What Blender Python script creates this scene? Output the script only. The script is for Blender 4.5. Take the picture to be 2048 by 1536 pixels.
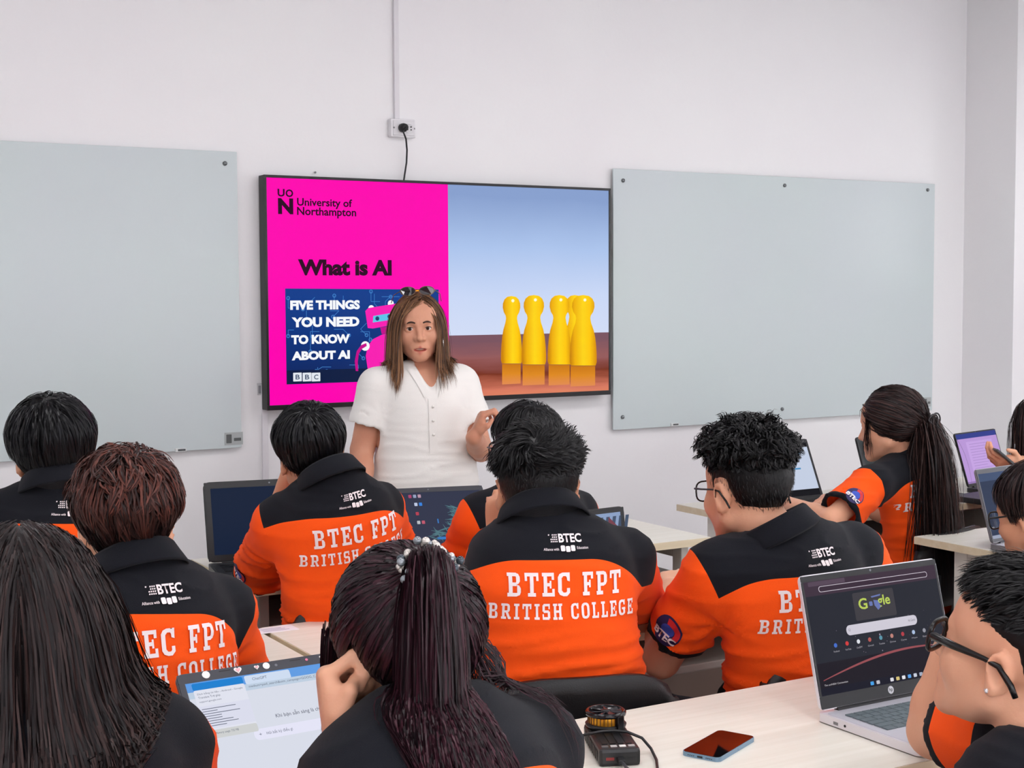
import bpy, bmesh, math, random
import numpy as np
from mathutils import Vector, Matrix
from mathutils.bvhtree import BVHTree

for o in list(bpy.data.objects): bpy.data.objects.remove(o)
SC = bpy.context.scene
COL = SC.collection

# ------------------------------------------------------------------ camera
FPX, YAW, PIT, ROLL, CAMH = 2900.0, 0.5322, 0.0613, -0.0047, 1.55
_fw = np.array([math.sin(YAW)*math.cos(PIT), math.cos(YAW)*math.cos(PIT), -math.sin(PIT)])
_rt = np.array([math.cos(YAW), -math.sin(YAW), 0.0]); _up = np.cross(_rt, _fw)
_r2 = _rt*math.cos(ROLL)+_up*math.sin(ROLL); _u2 = -_rt*math.sin(ROLL)+_up*math.cos(ROLL)
CAM = np.array([0.0, 0.0, CAMH])
def ray(x, y): return _fw+_r2*(x-1024)/FPX+_u2*(768-y)/FPX
def atd(x, y, D): return CAM+ray(x, y)*D
def atz(x, y, z): d = ray(x, y); return CAM+d*((z-CAMH)/d[2])
def aty(x, y, Y): d = ray(x, y); return CAM+d*(Y/d[1])
cam = bpy.data.objects.new('camera', bpy.data.cameras.new('camera')); COL.objects.link(cam)
cam.data.sensor_fit = 'HORIZONTAL'; cam.data.sensor_width = 36.0; cam.data.lens = FPX/2048*36.0
cam.data.clip_start = 0.05; cam.data.clip_end = 60
cam.matrix_world = Matrix([[_r2[i], _u2[i], -_fw[i], CAM[i]] for i in range(3)]+[[0, 0, 0, 1]])
SC.camera = cam

# ------------------------------------------------------------------ world, exposure
W = bpy.data.worlds.new('world'); SC.world = W; W.use_nodes = True
bg = W.node_tree.nodes['Background']; bg.inputs[0].default_value = (0.97, 0.96, 1.0, 1); bg.inputs[1].default_value = 4.8
SC.view_settings.view_transform = 'Standard'; SC.view_settings.look = 'None'
SC.view_settings.gamma = 1.0; SC.view_settings.use_curve_mapping = False
SC.view_settings.exposure = 0.0
LAMP_STRENGTH = 14.5          # ceiling panels

# ------------------------------------------------------------------ helpers
def lin(c):
    c = c/255.0
    return c/12.92 if c <= 0.04045 else ((c+0.055)/1.055)**2.4
def rgb(r, g, b): return (lin(r), lin(g), lin(b), 1.0)

MATS = {}
def mat(name, col, rough=0.5, metal=0.0, spec=0.5, emit=None, estr=1.0, bump=None, noise=None, sss=0.0, alpha=1.0, trans=0.0, ior=1.45, coat=0.0):
    """procedural principled material; bump=(scale,strength), noise=(scale, second colour, amount)"""
    if name in MATS: return MATS[name]
    m = bpy.data.materials.new(name); m.use_nodes = True
    nt = m.node_tree; b = nt.nodes['Principled BSDF']
    b.inputs['Base Color'].default_value = col
    b.inputs['Roughness'].default_value = rough; b.inputs['Metallic'].default_value = metal
    b.inputs['Specular IOR Level'].default_value = spec; b.inputs['IOR'].default_value = ior
    b.inputs['Transmission Weight'].default_value = trans; b.inputs['Alpha'].default_value = alpha
    b.inputs['Coat Weight'].default_value = coat
    if sss:
        b.inputs['Subsurface Weight'].default_value = sss
        b.inputs['Subsurface Radius'].default_value = (0.012, 0.005, 0.003); b.inputs['Subsurface Scale'].default_value = 1.0
    if emit is not None:
        b.inputs['Emission Color'].default_value = emit; b.inputs['Emission Strength'].default_value = estr
    tc = nt.nodes.new('ShaderNodeTexCoord')
    if noise:
        n = nt.nodes.new('ShaderNodeTexNoise'); n.inputs['Scale'].default_value = noise[0]; n.inputs['Detail'].default_value = 4
        nt.links.new(tc.outputs['Object'], n.inputs['Vector'])
        mx = nt.nodes.new('ShaderNodeMix'); mx.data_type = 'RGBA'
        mx.inputs[6].default_value = col; mx.inputs[7].default_value = noise[1]
        mr = nt.nodes.new('ShaderNodeMapRange'); mr.inputs[1].default_value = 0.35; mr.inputs[2].default_value = 0.7; mr.inputs[4].default_value = noise[2]
        nt.links.new(n.outputs['Fac'], mr.inputs[0]); nt.links.new(mr.outputs[0], mx.inputs[0]); nt.links.new(mx.outputs[2], b.inputs['Base Color'])
    if bump:
        n = nt.nodes.new('ShaderNodeTexNoise'); n.inputs['Scale'].default_value = bump[0]; n.inputs['Detail'].default_value = 3
        nt.links.new(tc.outputs['Object'], n.inputs['Vector'])
        bp = nt.nodes.new('ShaderNodeBump'); bp.inputs['Strength'].default_value = bump[1]; bp.inputs['Distance'].default_value = 0.01
        nt.links.new(n.outputs['Fac'], bp.inputs['Height']); nt.links.new(bp.outputs[0], b.inputs['Normal'])
    MATS[name] = m
    return m
def glow(name, col, s=1.0):
    """lit pixels of a screen"""
    if name in MATS: return MATS[name]
    m = bpy.data.materials.new(name); m.use_nodes = True; nt = m.node_tree
    b = nt.nodes['Principled BSDF']; b.inputs['Base Color'].default_value = (0.002, 0.002, 0.002, 1); b.inputs['Roughness'].default_value = 0.35
    b.inputs['Specular IOR Level'].default_value = 0.04
    b.inputs['Emission Color'].default_value = col; b.inputs['Emission Strength'].default_value = s
    MATS[name] = m
    return m
def wood_mat(name, c1, c2, sc=(1.2, 30, 30), rough=0.42):
    if name in MATS: return MATS[name]
    m = bpy.data.materials.new(name); m.use_nodes = True; nt = m.node_tree; b = nt.nodes['Principled BSDF']
    tc = nt.nodes.new('ShaderNodeTexCoord'); mp = nt.nodes.new('ShaderNodeMapping'); mp.inputs['Scale'].default_value = sc
    n = nt.nodes.new('ShaderNodeTexNoise'); n.inputs['Scale'].default_value = 2.2; n.inputs['Detail'].default_value = 5; n.inputs['Distortion'].default_value = 0.5
    cr = nt.nodes.new('ShaderNodeValToRGB'); cr.color_ramp.elements[0].position = 0.35; cr.color_ramp.elements[0].color = c1
    cr.color_ramp.elements[1].position = 0.65; cr.color_ramp.elements[1].color = c2
    nt.links.new(tc.outputs['Object'], mp.inputs[0]); nt.links.new(mp.outputs[0], n.inputs['Vector']); nt.links.new(n.outputs['Fac'], cr.inputs[0])
    nt.links.new(cr.outputs[0], b.inputs['Base Color']); b.inputs['Roughness'].default_value = rough; b.inputs['Specular IOR Level'].default_value = 0.4
    MATS[name] = m
    return m

def link(name, me, m=None, parent=None, smooth=False):
    o = bpy.data.objects.new(name, me); COL.objects.link(o)
    if m is not None and not me.materials: me.materials.append(m)
    if parent is not None: o.parent = parent
    if smooth: me.shade_smooth()
    return o
def np_mesh(name, V, Fc, m=None, parent=None, smooth=True, attr=None):
    """fast mesh from arrays; Fc (n,3) or (n,4)"""
    me = bpy.data.meshes.new(name); V = np.asarray(V, np.float32); Fc = np.asarray(Fc, np.int32)
    k = Fc.shape[1]; me.vertices.add(len(V)); me.vertices.foreach_set('co', V.ravel())
    me.loops.add(Fc.size); me.loops.foreach_set('vertex_index', Fc.ravel())
    me.polygons.add(len(Fc)); me.polygons.foreach_set('loop_start', np.arange(0, Fc.size, k, dtype=np.int32))
    if attr:
        for an, av in attr.items():
            a = me.attributes.new(an, 'FLOAT', 'POINT'); a.data.foreach_set('value', np.asarray(av, np.float32))
    me.update(calc_edges=True); me.validate()
    return link(name, me, m, parent, smooth)
def bm_obj(name, bm, m=None, parent=None, smooth=False):
    me = bpy.data.meshes.new(name); bm.to_mesh(me); bm.free()
    return link(name, me, m, parent, smooth)
def bm_box(bm, lo, hi, bev=0.0, M=None):
    lo = Vector(lo); hi = Vector(hi)
    r = bmesh.ops.create_cube(bm, size=1.0)
    vs = r['verts']
    for v in vs: v.co = Vector([lo[i]+(v.co[i]+0.5)*(hi[i]-lo[i]) for i in range(3)])
    if bev > 0:
        es = list({e for v in vs for e in v.link_edges})
        g = bmesh.ops.bevel(bm, geom=es, offset=bev, segments=2, profile=0.6, affect='EDGES')
        vs = list({v for v in g['verts']} | {v for v in vs if v.is_valid})
    if M is not None:
        for v in vs: v.co = M @ v.co
    return vs
def box(name, lo, hi, m, parent=None, bev=0.0, M=None):
    bm = bmesh.new(); bm_box(bm, lo, hi, bev, M); return bm_obj(name, bm, m, parent)
def bm_tube(bm, pts, r, n=10, closed=False, cap=True):
    pts = [Vector(p) for p in pts]; N = len(pts); rs = r if hasattr(r, '__len__') else [r]*N
    rings = []; prev = None
    for i, p in enumerate(pts):
        a = pts[(i-1) % N] if (i > 0 or closed) else p; b = pts[(i+1) % N] if (i < N-1 or closed) else p
        t = (b-a).normalized()
        if prev is None:
            s = t.cross(Vector((0, 0, 1)));
            if s.length < 1e-3: s = t.cross(Vector((1, 0, 0)))
        else: s = prev-t*prev.dot(t)
        s.normalize(); prev = s; q = t.cross(s)
        rings.append([bm.verts.new(p+(s*math.cos(2*math.pi*k/n)+q*math.sin(2*math.pi*k/n))*rs[i]) for k in range(n)])
    for i in range(N if closed else N-1):
        A, B = rings[i], rings[(i+1) % N]
        for k in range(n): bm.faces.new((A[k], A[(k+1) % n], B[(k+1) % n], B[k]))
    if cap and not closed: bm.faces.new(rings[0][::-1]); bm.faces.new(rings[-1])
def tube(name, pts, r, m, parent=None, n=10, closed=False):
    bm = bmesh.new(); bm_tube(bm, pts, r, n, closed); bmesh.ops.recalc_face_normals(bm, faces=bm.faces)
    return bm_obj(name, bm, m, parent, True)
def bm_lathe(bm, prof, n=24, M=None):
    rings = []
    for r, z in prof:
        rings.append([bm.verts.new((r*math.cos(2*math.pi*k/n), r*math.sin(2*math.pi*k/n), z)) for k in range(n)])
    for A, B in zip(rings[:-1], rings[1:]):
        for k in range(n): bm.faces.new((A[k], A[(k+1) % n], B[(k+1) % n], B[k]))
    bm.faces.new(rings[0][::-1]); bm.faces.new(rings[-1])
    if M is not None:
        for R in rings:
            for v in R: v.co = M @ v.co
def lathe(name, prof, m, parent=None, n=24, M=None, smooth=True):
    bm = bmesh.new(); bm_lathe(bm, prof, n, M); bmesh.ops.recalc_face_normals(bm, faces=bm.faces)
    return bm_obj(name, bm, m, parent, smooth)
def bm_poly(bm, pts2, M, th=0.0):
    """flat polygon in the plane of M (x,y), optional thickness along +z"""
    vs = [bm.verts.new(M @ Vector((p[0], p[1], th))) for p in pts2]
    f = bm.faces.new(vs)
    if th > 0:
        vb = [bm.verts.new(M @ Vector((p[0], p[1], 0))) for p in pts2]
        n = len(vs)
        for i in range(n): bm.faces.new((vb[i], vb[(i+1) % n], vs[(i+1) % n], vs[i]))
    return f
def rrect(x0, y0, x1, y1, r, n=5):
    P = []
    for cx, cy, a in ((x1-r, y1-r, 0), (x0+r, y1-r, 90), (x0+r, y0+r, 180), (x1-r, y0+r, 270)):
        for k in range(n+1):
            t = math.radians(a+90*k/n); P.append((cx+r*math.cos(t), cy+r*math.sin(t)))
    return P
def disc(cx, cy, r, n=20, ry=None):
    ry = ry or r
    return [(cx+r*math.cos(2*math.pi*k/n), cy+ry*math.sin(2*math.pi*k/n)) for k in range(n)]
def poly(name, plist, M, m, parent=None, th=0.0):
    bm = bmesh.new()
    for p in plist: bm_poly(bm, p, M, th)
    return bm_obj(name, bm, m, parent)
def thing(name, loc, label, cat, group=None):
    o = bpy.data.objects.new(name, None); COL.objects.link(o); o.location = loc; o.empty_display_size = 0.1
    o['label'] = label; o['category'] = cat
    if group: o['group'] = group
    bpy.context.view_layer.update()
    return o
def tag(o, label, cat, group=None):
    o['label'] = label; o['category'] = cat
    if group: o['group'] = group
    return o
def struct(o): o['kind'] = 'structure'; return o
def T(loc): return Matrix.Translation(Vector(loc))
def rebase(parent):
    """children were built in world coordinates: shift them below their thing's base"""
    bpy.context.view_layer.update()
    inv = Matrix.Translation(-Vector(parent.location))
    for c in parent.children: c.matrix_parent_inverse = inv

# text: built-in font -> 2D triangles
_TC = {}
def text2d(s, bold=0.0, spacing=1.0):
    key = (s, bold, spacing)
    if key in _TC: return _TC[key]
    cu = bpy.data.curves.new('t', 'FONT'); cu.body = s; cu.offset = bold; cu.space_character = spacing; cu.resolution_u = 3
    o = bpy.data.objects.new('t', cu); COL.objects.link(o); bpy.context.view_layer.update()
    dg = bpy.context.evaluated_depsgraph_get(); me = bpy.data.meshes.new_from_object(o.evaluated_get(dg))
    V = np.array([v.co[:2] for v in me.vertices]).reshape(-1, 2); me.calc_loop_triangles()
    Fc = np.array([t.vertices[:] for t in me.loop_triangles], int).reshape(-1, 3)
    bpy.data.meshes.remove(me); bpy.data.objects.remove(o); bpy.data.curves.remove(cu)
    if len(Fc):
        a = V[Fc]; cr = (a[:, 1, 0]-a[:, 0, 0])*(a[:, 2, 1]-a[:, 0, 1])-(a[:, 1, 1]-a[:, 0, 1])*(a[:, 2, 0]-a[:, 0, 0])
        Fc[cr < 0] = Fc[cr < 0][:, ::-1]
    _TC[key] = (V, Fc)
    return V, Fc
def fit(V, x0, y0, x1, y1):
    lo, hi = V.min(0), V.max(0)
    return (V-lo)/(hi-lo)*np.array([x1-x0, y1-y0])+np.array([x0, y0])
def flat_text(name, items, M, m, parent=None, bold=0.0):
    """items: (string, x0,y0,x1,y1[,bold]) boxes in the plane of M"""
    Mn = np.array(M); o = None
    for it in items:
        V, Fc = text2d(it[0], it[5] if len(it) > 5 else bold)
        V = fit(V, *it[1:5]); V3 = np.c_[V, np.zeros(len(V)), np.ones(len(V))] @ Mn.T
        o = np_mesh(name, V3[:, :3], Fc, m, parent, smooth=False)
    return o

# ------------------------------------------------------------------ room
WALLY = 5.54; ROOF = 3.25; XL, XR, YB = -1.9, 6.62, -2.6
M_wall = mat('wall_paint', rgb(245, 245, 246), 0.75, spec=0.25, bump=(60, 0.04), noise=(1.3, rgb(242, 240, 243), 0.7))
M_ceil = mat('ceiling_paint', rgb(188, 188, 190), 0.9)
def floor_mat():
    m = bpy.data.materials.new('floor_tiles'); m.use_nodes = True; nt = m.node_tree; b = nt.nodes['Principled BSDF']
    tc = nt.nodes.new('ShaderNodeTexCoord'); br = nt.nodes.new('ShaderNodeTexBrick'); br.offset = 0
    for i, c in ((1, rgb(234, 232, 229)), (2, rgb(229, 227, 224)), (3, rgb(150, 147, 143))): br.inputs[i].default_value = c
    br.inputs['Scale'].default_value = 1.0; br.inputs['Mortar Size'].default_value = 0.004; br.inputs['Brick Width'].default_value = 0.6; br.inputs['Row Height'].default_value = 0.6
    nt.links.new(tc.outputs['Object'], br.inputs['Vector']); nt.links.new(br.outputs[0], b.inputs['Base Color']); b.inputs['Roughness'].default_value = 0.3
    return m
struct(box('floor', (XL-.1, YB-.1, -.1), (XR+.1, WALLY+.1, 0), floor_mat()))
struct(box('ceiling', (XL-.1, YB-.1, ROOF), (XR+.1, WALLY+.1, ROOF+.1), M_ceil))
struct(box('wall_front', (XL-.1, WALLY, 0), (XR+.1, WALLY+.12, ROOF), M_wall))
struct(box('wall_left', (XL-.12, YB, 0), (XL, WALLY, ROOF), M_wall))
struct(box('wall_pillar', (6.10, 5.20, 0), (XR, WALLY, ROOF), M_wall))
# right and back walls with window openings (daylight)
M_fr = mat('window_frame_white', rgb(235, 236, 238), 0.4); M_gl = mat('window_glass', (1, 1, 1, 1), 0.02, trans=1.0, ior=1.05)
WN = [0]
def wall_with_windows(name, a0, a1, wins, P):
    """P(along, across, z) -> world; across 0 = inner face, .12 = outer face"""
    def bx_(bm, lo, hi, bev=0):
        A, B = P(*lo), P(*hi); bm_box(bm, [min(A[i], B[i]) for i in range(3)], [max(A[i], B[i]) for i in range(3)], bev)
    bm = bmesh.new(); y = a0
    for a, b, z0, z1 in wins:
        bx_(bm, (y, 0, 0), (a, .12, ROOF)); bx_(bm, (a, 0, 0), (b, .12, z0)); bx_(bm, (a, 0, z1), (b, .12, ROOF)); y = b
    bx_(bm, (y, 0, 0), (a1, .12, ROOF)); struct(bm_obj(name, bm, M_wall))
    for a, b, z0, z1 in wins:
        w = bmesh.new(); t = .05; zm = z0+(z1-z0)*.6; mid_ = (a+b)/2
        for lo, hi in (((a, .02, z0), (a+t, .08, z1)), ((b-t, .02, z0), (b, .08, z1)), ((a+t, .02, z0), (b-t, .08, z0+t)), ((a+t, .02, z1-t), (b-t, .08, z1)), ((a+t, .02, zm), (b-t, .08, zm+t))): bx_(w, lo, hi, .004)
        WN[0] += 1; f = struct(bm_obj('window_%d' % WN[0], w, M_fr))
        for lo, hi in (((a+t, .045, z0+t), (b-t, .051, zm)), ((a+t, .045, zm+t), (b-t, .051, z1-t))):
            q = bmesh.new(); bx_(q, lo, hi); bm_obj('pane', q, M_gl, f)
wall_with_windows('wall_right', YB, WALLY, [(-.9, .6, 1.0, 2.55), (1.2, 2.3, 1.0, 2.55), (4.0, 4.6, 1.6, 2.6)], lambda l, c, z: (XR+c, l, z))
wall_with_windows('wall_back', XL-.1, XR+.1, [(-1.2, .7, .6, 2.15), (1.0, 2.9, .6, 2.15), (3.2, 5.1, .6, 2.15)], lambda l, c, z: (l, YB-c, z))  # unseen back windows, added with low sills to brighten front wall and backs
# ceiling light panels: the room's lamps
M_lamp = mat('lamp_diffuser', (.9, .9, .9, 1), 0.6, emit=(1.0, 0.97, 0.985, 1), estr=LAMP_STRENGTH); M_lframe = mat('lamp_frame', rgb(230, 230, 232), 0.4)
k = 0
for lx in (-0.6, 1.4, 3.4, 5.3):
    for ly in (-1.4, 0.8, 3.0):
        lt = thing('ceiling_light', (lx, ly, ROOF), 'square white ceiling light panel in the classroom ceiling', 'lamp', 'ceiling light panels')
        bm = bmesh.new()
        for lo, hi in (((-.31, -.31, -.03), (.31, -.29, 0)), ((-.31, .29, -.03), (.31, .31, 0)), ((-.31, -.29, -.03), (-.29, .29, 0)), ((.29, -.29, -.03), (.31, .29, 0))): bm_box(bm, lo, hi)
        bm_obj('frame', bm, M_lframe, lt); box('diffuser', (-.29, -.29, -.022), (.29, .29, -.012), M_lamp, lt); k += 1

# wall trims: conduits
M_cond = mat('conduit_white', rgb(228, 226, 230), 0.45)
cx = aty(790, 100, WALLY)[0]; sz = aty(800, 258, WALLY)
struct(box('trim_1', (cx-.011, WALLY-.016, sz[2]+.03), (cx+.011, WALLY, ROOF), M_cond, bev=.002))
c2 = aty(529, 900, WALLY)[0]; c2t = aty(527, 770, WALLY)[2]
struct(box('trim_2', (c2-.012, WALLY-.014, 0.0), (c2+.012, WALLY, c2t), M_cond, bev=.002))
# socket box
M_white = mat('plastic_white', rgb(236, 235, 238), 0.35); M_blackp = mat('plastic_black', rgb(22, 22, 25), 0.4); M_grey = mat('plastic_grey', rgb(150, 150, 152), 0.5)
so = thing('wall_socket', (sz[0], WALLY, sz[2]), 'white double wall socket with a black plug above the television', 'socket')
box('body', (-.058, -.035, -.038), (.058, 0, .038), M_white, so, bev=.006)
box('face_plate', (-.05, -.039, -.031), (.05, -.034, .031), mat('socket_plate', rgb(226, 225, 228), 0.3), so, bev=.003)
Rx = Matrix.Rotation(math.pi/2, 4, 'X')
lathe('outlet', [(.0205, 0), (.0205, .003), (.017, .003), (.017, 0.0005)], M_white, so, 24, T((.024, -.038, 0)) @ Rx)
for dx in (-.008, .008):
    for dz in (-.006, .006): lathe('pin_hole', [(.0028, 0), (.0028, .004)], M_blackp, so, 10, T((.024+dx, -.038, dz)) @ Rx)
for dx in (-.047, .047): lathe('screw', [(.004, 0), (.004, .0025)], M_grey, so, 10, T((dx, -.038, 0)) @ Rx)
pl = thing('power_plug', (sz[0], WALLY-.039, sz[2]), 'round black plug with cord hanging to the television', 'plug')
lathe('plug_body', [(.019, 0), (.019, .012), (.015, .028), (.009, .032)], M_blackp, pl, 20, T((-.008, 0, 0)) @ Rx)
p0 = np.array([sz[0]-.008, WALLY-.068, sz[2]]); pts = [p0]
for px, py, dy in ((806, 262, -.08), (812, 278, -.06), (814, 300, -.04), (813, 325, -.03), (810, 345, -.03), (807, 366, -.035), (806, 385, -.04)):
    pts.append(aty(px, py, WALLY+dy))
q = tube('cord', [Vector(p)-Vector(pl.location) for p in pts], .0038, M_blackp, pl, 8)
# small label on wall beside TV
lb = aty(519.5, 778, WALLY)
sw = thing('wall_label', (lb[0], WALLY, lb[2]), 'small grey sticker on the wall beside the television', 'sticker')
box('backing', (-.011, -.004, -.024), (.011, 0, .024), mat('sticker_grey', rgb(200, 200, 203), 0.5), sw, bev=.001)
box('print', (-.007, -.0048, -.018), (.007, -.004, .014), mat('sticker_print', rgb(140, 140, 146), 0.5), sw)
# little nail above TV
nl = aty(629, 345, WALLY)
tag(lathe('wall_nail', [(.0015, 0), (.0015, .008), (.0045, .008), (.004, .011)], M_grey, None, 10, T((nl[0], WALLY, nl[2])) @ Rx), 'tiny nail in the wall above the television', 'nail')

# ------------------------------------------------------------------ glass boards
def board(px_left, label, studs, x0, x1, z0, z1, stick):
    b = thing('glass_board', ((x0+x1)/2, WALLY, z0), label, 'whiteboard')
    cx, cz = (x0+x1)/2, z0
    m = mat('board_glass', rgb(206, 218, 218), 0.25, spec=0.22, noise=(1.1, rgb(207, 214, 219), .8))
    bm = bmesh.new(); bm_box(bm, (x0-cx, -.028, 0), (x1-cx, -.020, z1-z0), .0015); bm_obj('glass_sheet', bm, m, b)
    bm = bmesh.new(); bm_box(bm, (x0-cx+.02, -.020, .02), (x1-cx-.02, -.004, z1-z0-.02)); bm_obj('backing', bm, mat('board_backing', rgb(200, 205, 206), .6), b)
    for (x, z) in studs: lathe('stud', [(.009, 0), (.009, .006), (.006, .010)], mat('stud_steel', rgb(120, 124, 126), .3, metal=.8), b, 16, T((x-cx, -.027, z-cz)) @ Rx)
    sx, szz, w, h = stick
    st = box('maker_sticker', (sx-cx-w/2, -.0295, szz-cz-h/2), (sx-cx+w/2, -.028, szz-cz+h/2), mat('sticker_silver', rgb(176, 182, 182), .4), b)
    Ms = T((sx-cx, -.0297, szz-cz)) @ Rx
    poly('sticker_print', [rrect(-w*.42, -h*.35, -w*.12, h*.35, .002), rrect(w*.0, -h*.2, w*.4, h*.05, .002)], Ms, mat('sticker_dark', rgb(92, 96, 96), .5), st)
    return b
BX = [aty(1226, 600, 5.515)[0], aty(1866, 600, 5.515)[0]]
def wpt(px, py, Y=5.515): p = aty(px, py, Y); return (p[0], p[2])
rb = board(0, 'pale green glass whiteboard on the wall right of the television', [wpt(1245, 361), wpt(1568, 371), wpt(1854, 380), wpt(1244, 834), wpt(1563, 818)], BX[0], BX[1], .925, 2.125, (wpt(1854, 804)[0], wpt(1854, 804)[1], .05, .05))
LBX = aty(478, 600, 5.515)[0]
board(0, 'pale green glass whiteboard on the wall left of the television', [wpt(449, 327), (LBX-1.0, 2.06), (LBX-1.0, 1.0)], LBX-2.06, LBX, .948, 2.118, (wpt(467, 877)[0], wpt(467, 877)[1], .075, .05))
def clip_on(px, py, lab):
    p = aty(px, py, 5.51)
    c = thing('board_clip', (p[0], 5.51, p[2]), lab, 'clip')
    box('clip_body', (-.022, -.006, -.007), (.022, .012, .007), mat('clip_white', rgb(225, 228, 228), .35), c, bev=.002)
    box('clip_mark', (-.012, -.0075, -.003), (.018, -.006, .004), mat('clip_dark', rgb(80, 84, 86), .4), c)
clip_on(361, 900, 'small clip under the glass whiteboard left of the television')
clip_on(1349, 849, 'small clip under the glass whiteboard right of the television')
# mirror-clean reflections come from the windows in the right wall

# ------------------------------------------------------------------ television
TVX0, TVX1, TVZ0, TVZ1, TVY = 2.086, 3.744, 1.094, 2.030, 5.47
tv = thing('television', ((TVX0+TVX1)/2, WALLY, TVZ0), 'large wall television showing a pink slide and yellow game pawns', 'television')
ox, oy, oz = tv.location
Mtv = Matrix(((1, 0, 0, -ox), (0, 0, -1, TVY-oy), (0, 1, 0, -oz), (0, 0, 0, 1)))     # plane coords = world X,Z ; +z toward viewer
def tvp(px, py): p = aty(px, py, TVY); return (p[0], p[2])
def tvbox(x0, y0, x1, y1):
    a = tvp(x0, y1); b = tvp(x1, y0); return a[0], a[1], b[0], b[1]
box('housing', (TVX0-ox, TVY-oy+.004, 0), (TVX1-ox, -.012, TVZ1-oz), M_blackp, tv, bev=.004)
box('wall_mount', (-.25, -.014, .25), (.25, 0, .7), M_grey, tv)
bz = bmesh.new(); t = .011
for lo, hi in (((TVX0, TVZ0), (TVX1, TVZ0+.02)), ((TVX0, TVZ1-t), (TVX1, TVZ1)), ((TVX0, TVZ0+.02), (TVX0+t, TVZ1-t)), ((TVX1-t, TVZ0+.02), (TVX1, TVZ1-t))):
    bm_box(bz, (lo[0]-ox, TVY-oy-.003, lo[1]-oz), (hi[0]-ox, TVY-oy+.006, hi[1]-oz), .0015)
bm_obj('bezel', bz, mat('bezel_black', rgb(14, 12, 16), .3), tv)
sx0, sx1, sz0, sz1 = TVX0+t, TVX1-t, TVZ0+.02, TVZ1-t
scr = box('screen', (sx0-ox, TVY-oy, sz0-oz), (sx1-ox, TVY-oy+.004, sz1-oz), mat('screen_black', rgb(8, 8, 10), .25), tv)
def L(k): return Mtv @ T((0, 0, .0006*k))
mid = tvp(897, 560)[0]
poly('pink_panel', [[(sx0, sz0), (mid, sz0), (mid, sz1), (sx0, sz1)]], L(1), glow('pix_pink', rgb(255, 0, 176)), scr)
def pix_grad(name, stops, axis, lo, hi, noise=None):
    m = bpy.data.materials.new(name); m.use_nodes = True; nt = m.node_tree; b = nt.nodes['Principled BSDF']
    b.inputs['Base Color'].default_value = (.002, .002, .002, 1); b.inputs['Roughness'].default_value = .35; b.inputs['Specular IOR Level'].default_value = .04
    tc = nt.nodes.new('ShaderNodeTexCoord'); sp = nt.nodes.new('ShaderNodeSeparateXYZ'); mr = nt.nodes.new('ShaderNodeMapRange')
    nt.links.new(tc.outputs['Object'], sp.inputs[0]); nt.links.new(sp.outputs[axis], mr.inputs[0]); mr.inputs[1].default_value = lo; mr.inputs[2].default_value = hi
    cr = nt.nodes.new('ShaderNodeValToRGB'); e = cr.color_ramp.elements
    while len(e) < len(stops): e.new(0.5)
    for el, (p, c) in zip(e, stops): el.position = p; el.color = c
    src = mr.outputs[0]
    if noise:
        mp = nt.nodes.new('ShaderNodeMapping'); mp.inputs['Scale'].default_value = noise[0]; n = nt.nodes.new('ShaderNodeTexNoise'); n.inputs['Scale'].default_value = noise[1]
        nt.links.new(tc.outputs['Object'], mp.inputs[0]); nt.links.new(mp.outputs[0], n.inputs['Vector'])
        ma = nt.nodes.new('ShaderNodeMath'); ma.operation = 'MULTIPLY_ADD'; ma.inputs[1].default_value = noise[2]
        nt.links.new(n.outputs['Fac'], ma.inputs[0]); nt.links.new(src, ma.inputs[2]); src = ma.outputs[0]
    nt.links.new(src, cr.inputs[0]); nt.links.new(cr.outputs[0], b.inputs['Emission Color']); b.inputs['Emission Strength'].default_value = 1.0
    return m
hz = tvp(1050, 668)[1]
poly('photo_backdrop', [[(mid, hz), (sx1, hz), (sx1, sz1), (mid, sz1)]], L(1), pix_grad('pix_sky', [(0, rgb(212, 222, 246)), (.3, rgb(202, 216, 246)), (.65, rgb(172, 196, 236)), (1, rgb(136, 160, 206))], 2, hz-oz, sz1-oz, ((1, 1, 1), 3, .12)), scr)
poly('photo_table', [[(mid, sz0), (sx1, sz0), (sx1, hz), (mid, hz)]], L(1), pix_grad('pix_table', [(0, rgb(232, 140, 100)), (.2, rgb(214, 120, 96)), (.45, rgb(120, 50, 30)), (.72, rgb(150, 92, 92)), (1, rgb(122, 84, 96))], 2, sz0-oz, hz-oz, ((1.5, 1, 14), 3, .22)), scr)
# yellow pawns of the photo: outline polygons with shaded print
def pawn(x0, x1, ytop, ybot, k, nm):
    cx = (x0+x1)/2; w = (x1-x0)/2; h = ybot-ytop
    pr = [(0, 0), (.40, .012), (.66, .05), (.80, .11), (.82, .17), (.72, .24), (.55, .29), (.51, .33), (.58, .40), (.76, .50), (.87, .60), (.94, .72), (.98, .85), (.98, .95), (.90, 1.0)]
    R = [tvp(cx+a*w, ytop+b*h) for a, b in pr]; Lf = [tvp(cx-a*w, ytop+b*h) for a, b in pr[::-1][:-1]]
    a = tvp(x0, 0)[0]-ox; b = tvp(x1, 0)[0]-ox
    poly(nm, [R+Lf], L(k), pix_grad('pix_pawn%d' % k, [(0, rgb(196, 120, 0)), (.2, rgb(240, 176, 0)), (.5, rgb(255, 214, 20)), (.75, rgb(255, 200, 0)), (1, rgb(214, 132, 0))], 0, a, b, ((1, 1, 1), 9, .06)), scr)
    poly('pawn_highlight', [disc(*tvp(cx+w*.12, ytop+h*.07), .008, 14, .007)], L(k+.5), glow('pix_highlight', rgb(255, 250, 215)), scr)
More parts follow.
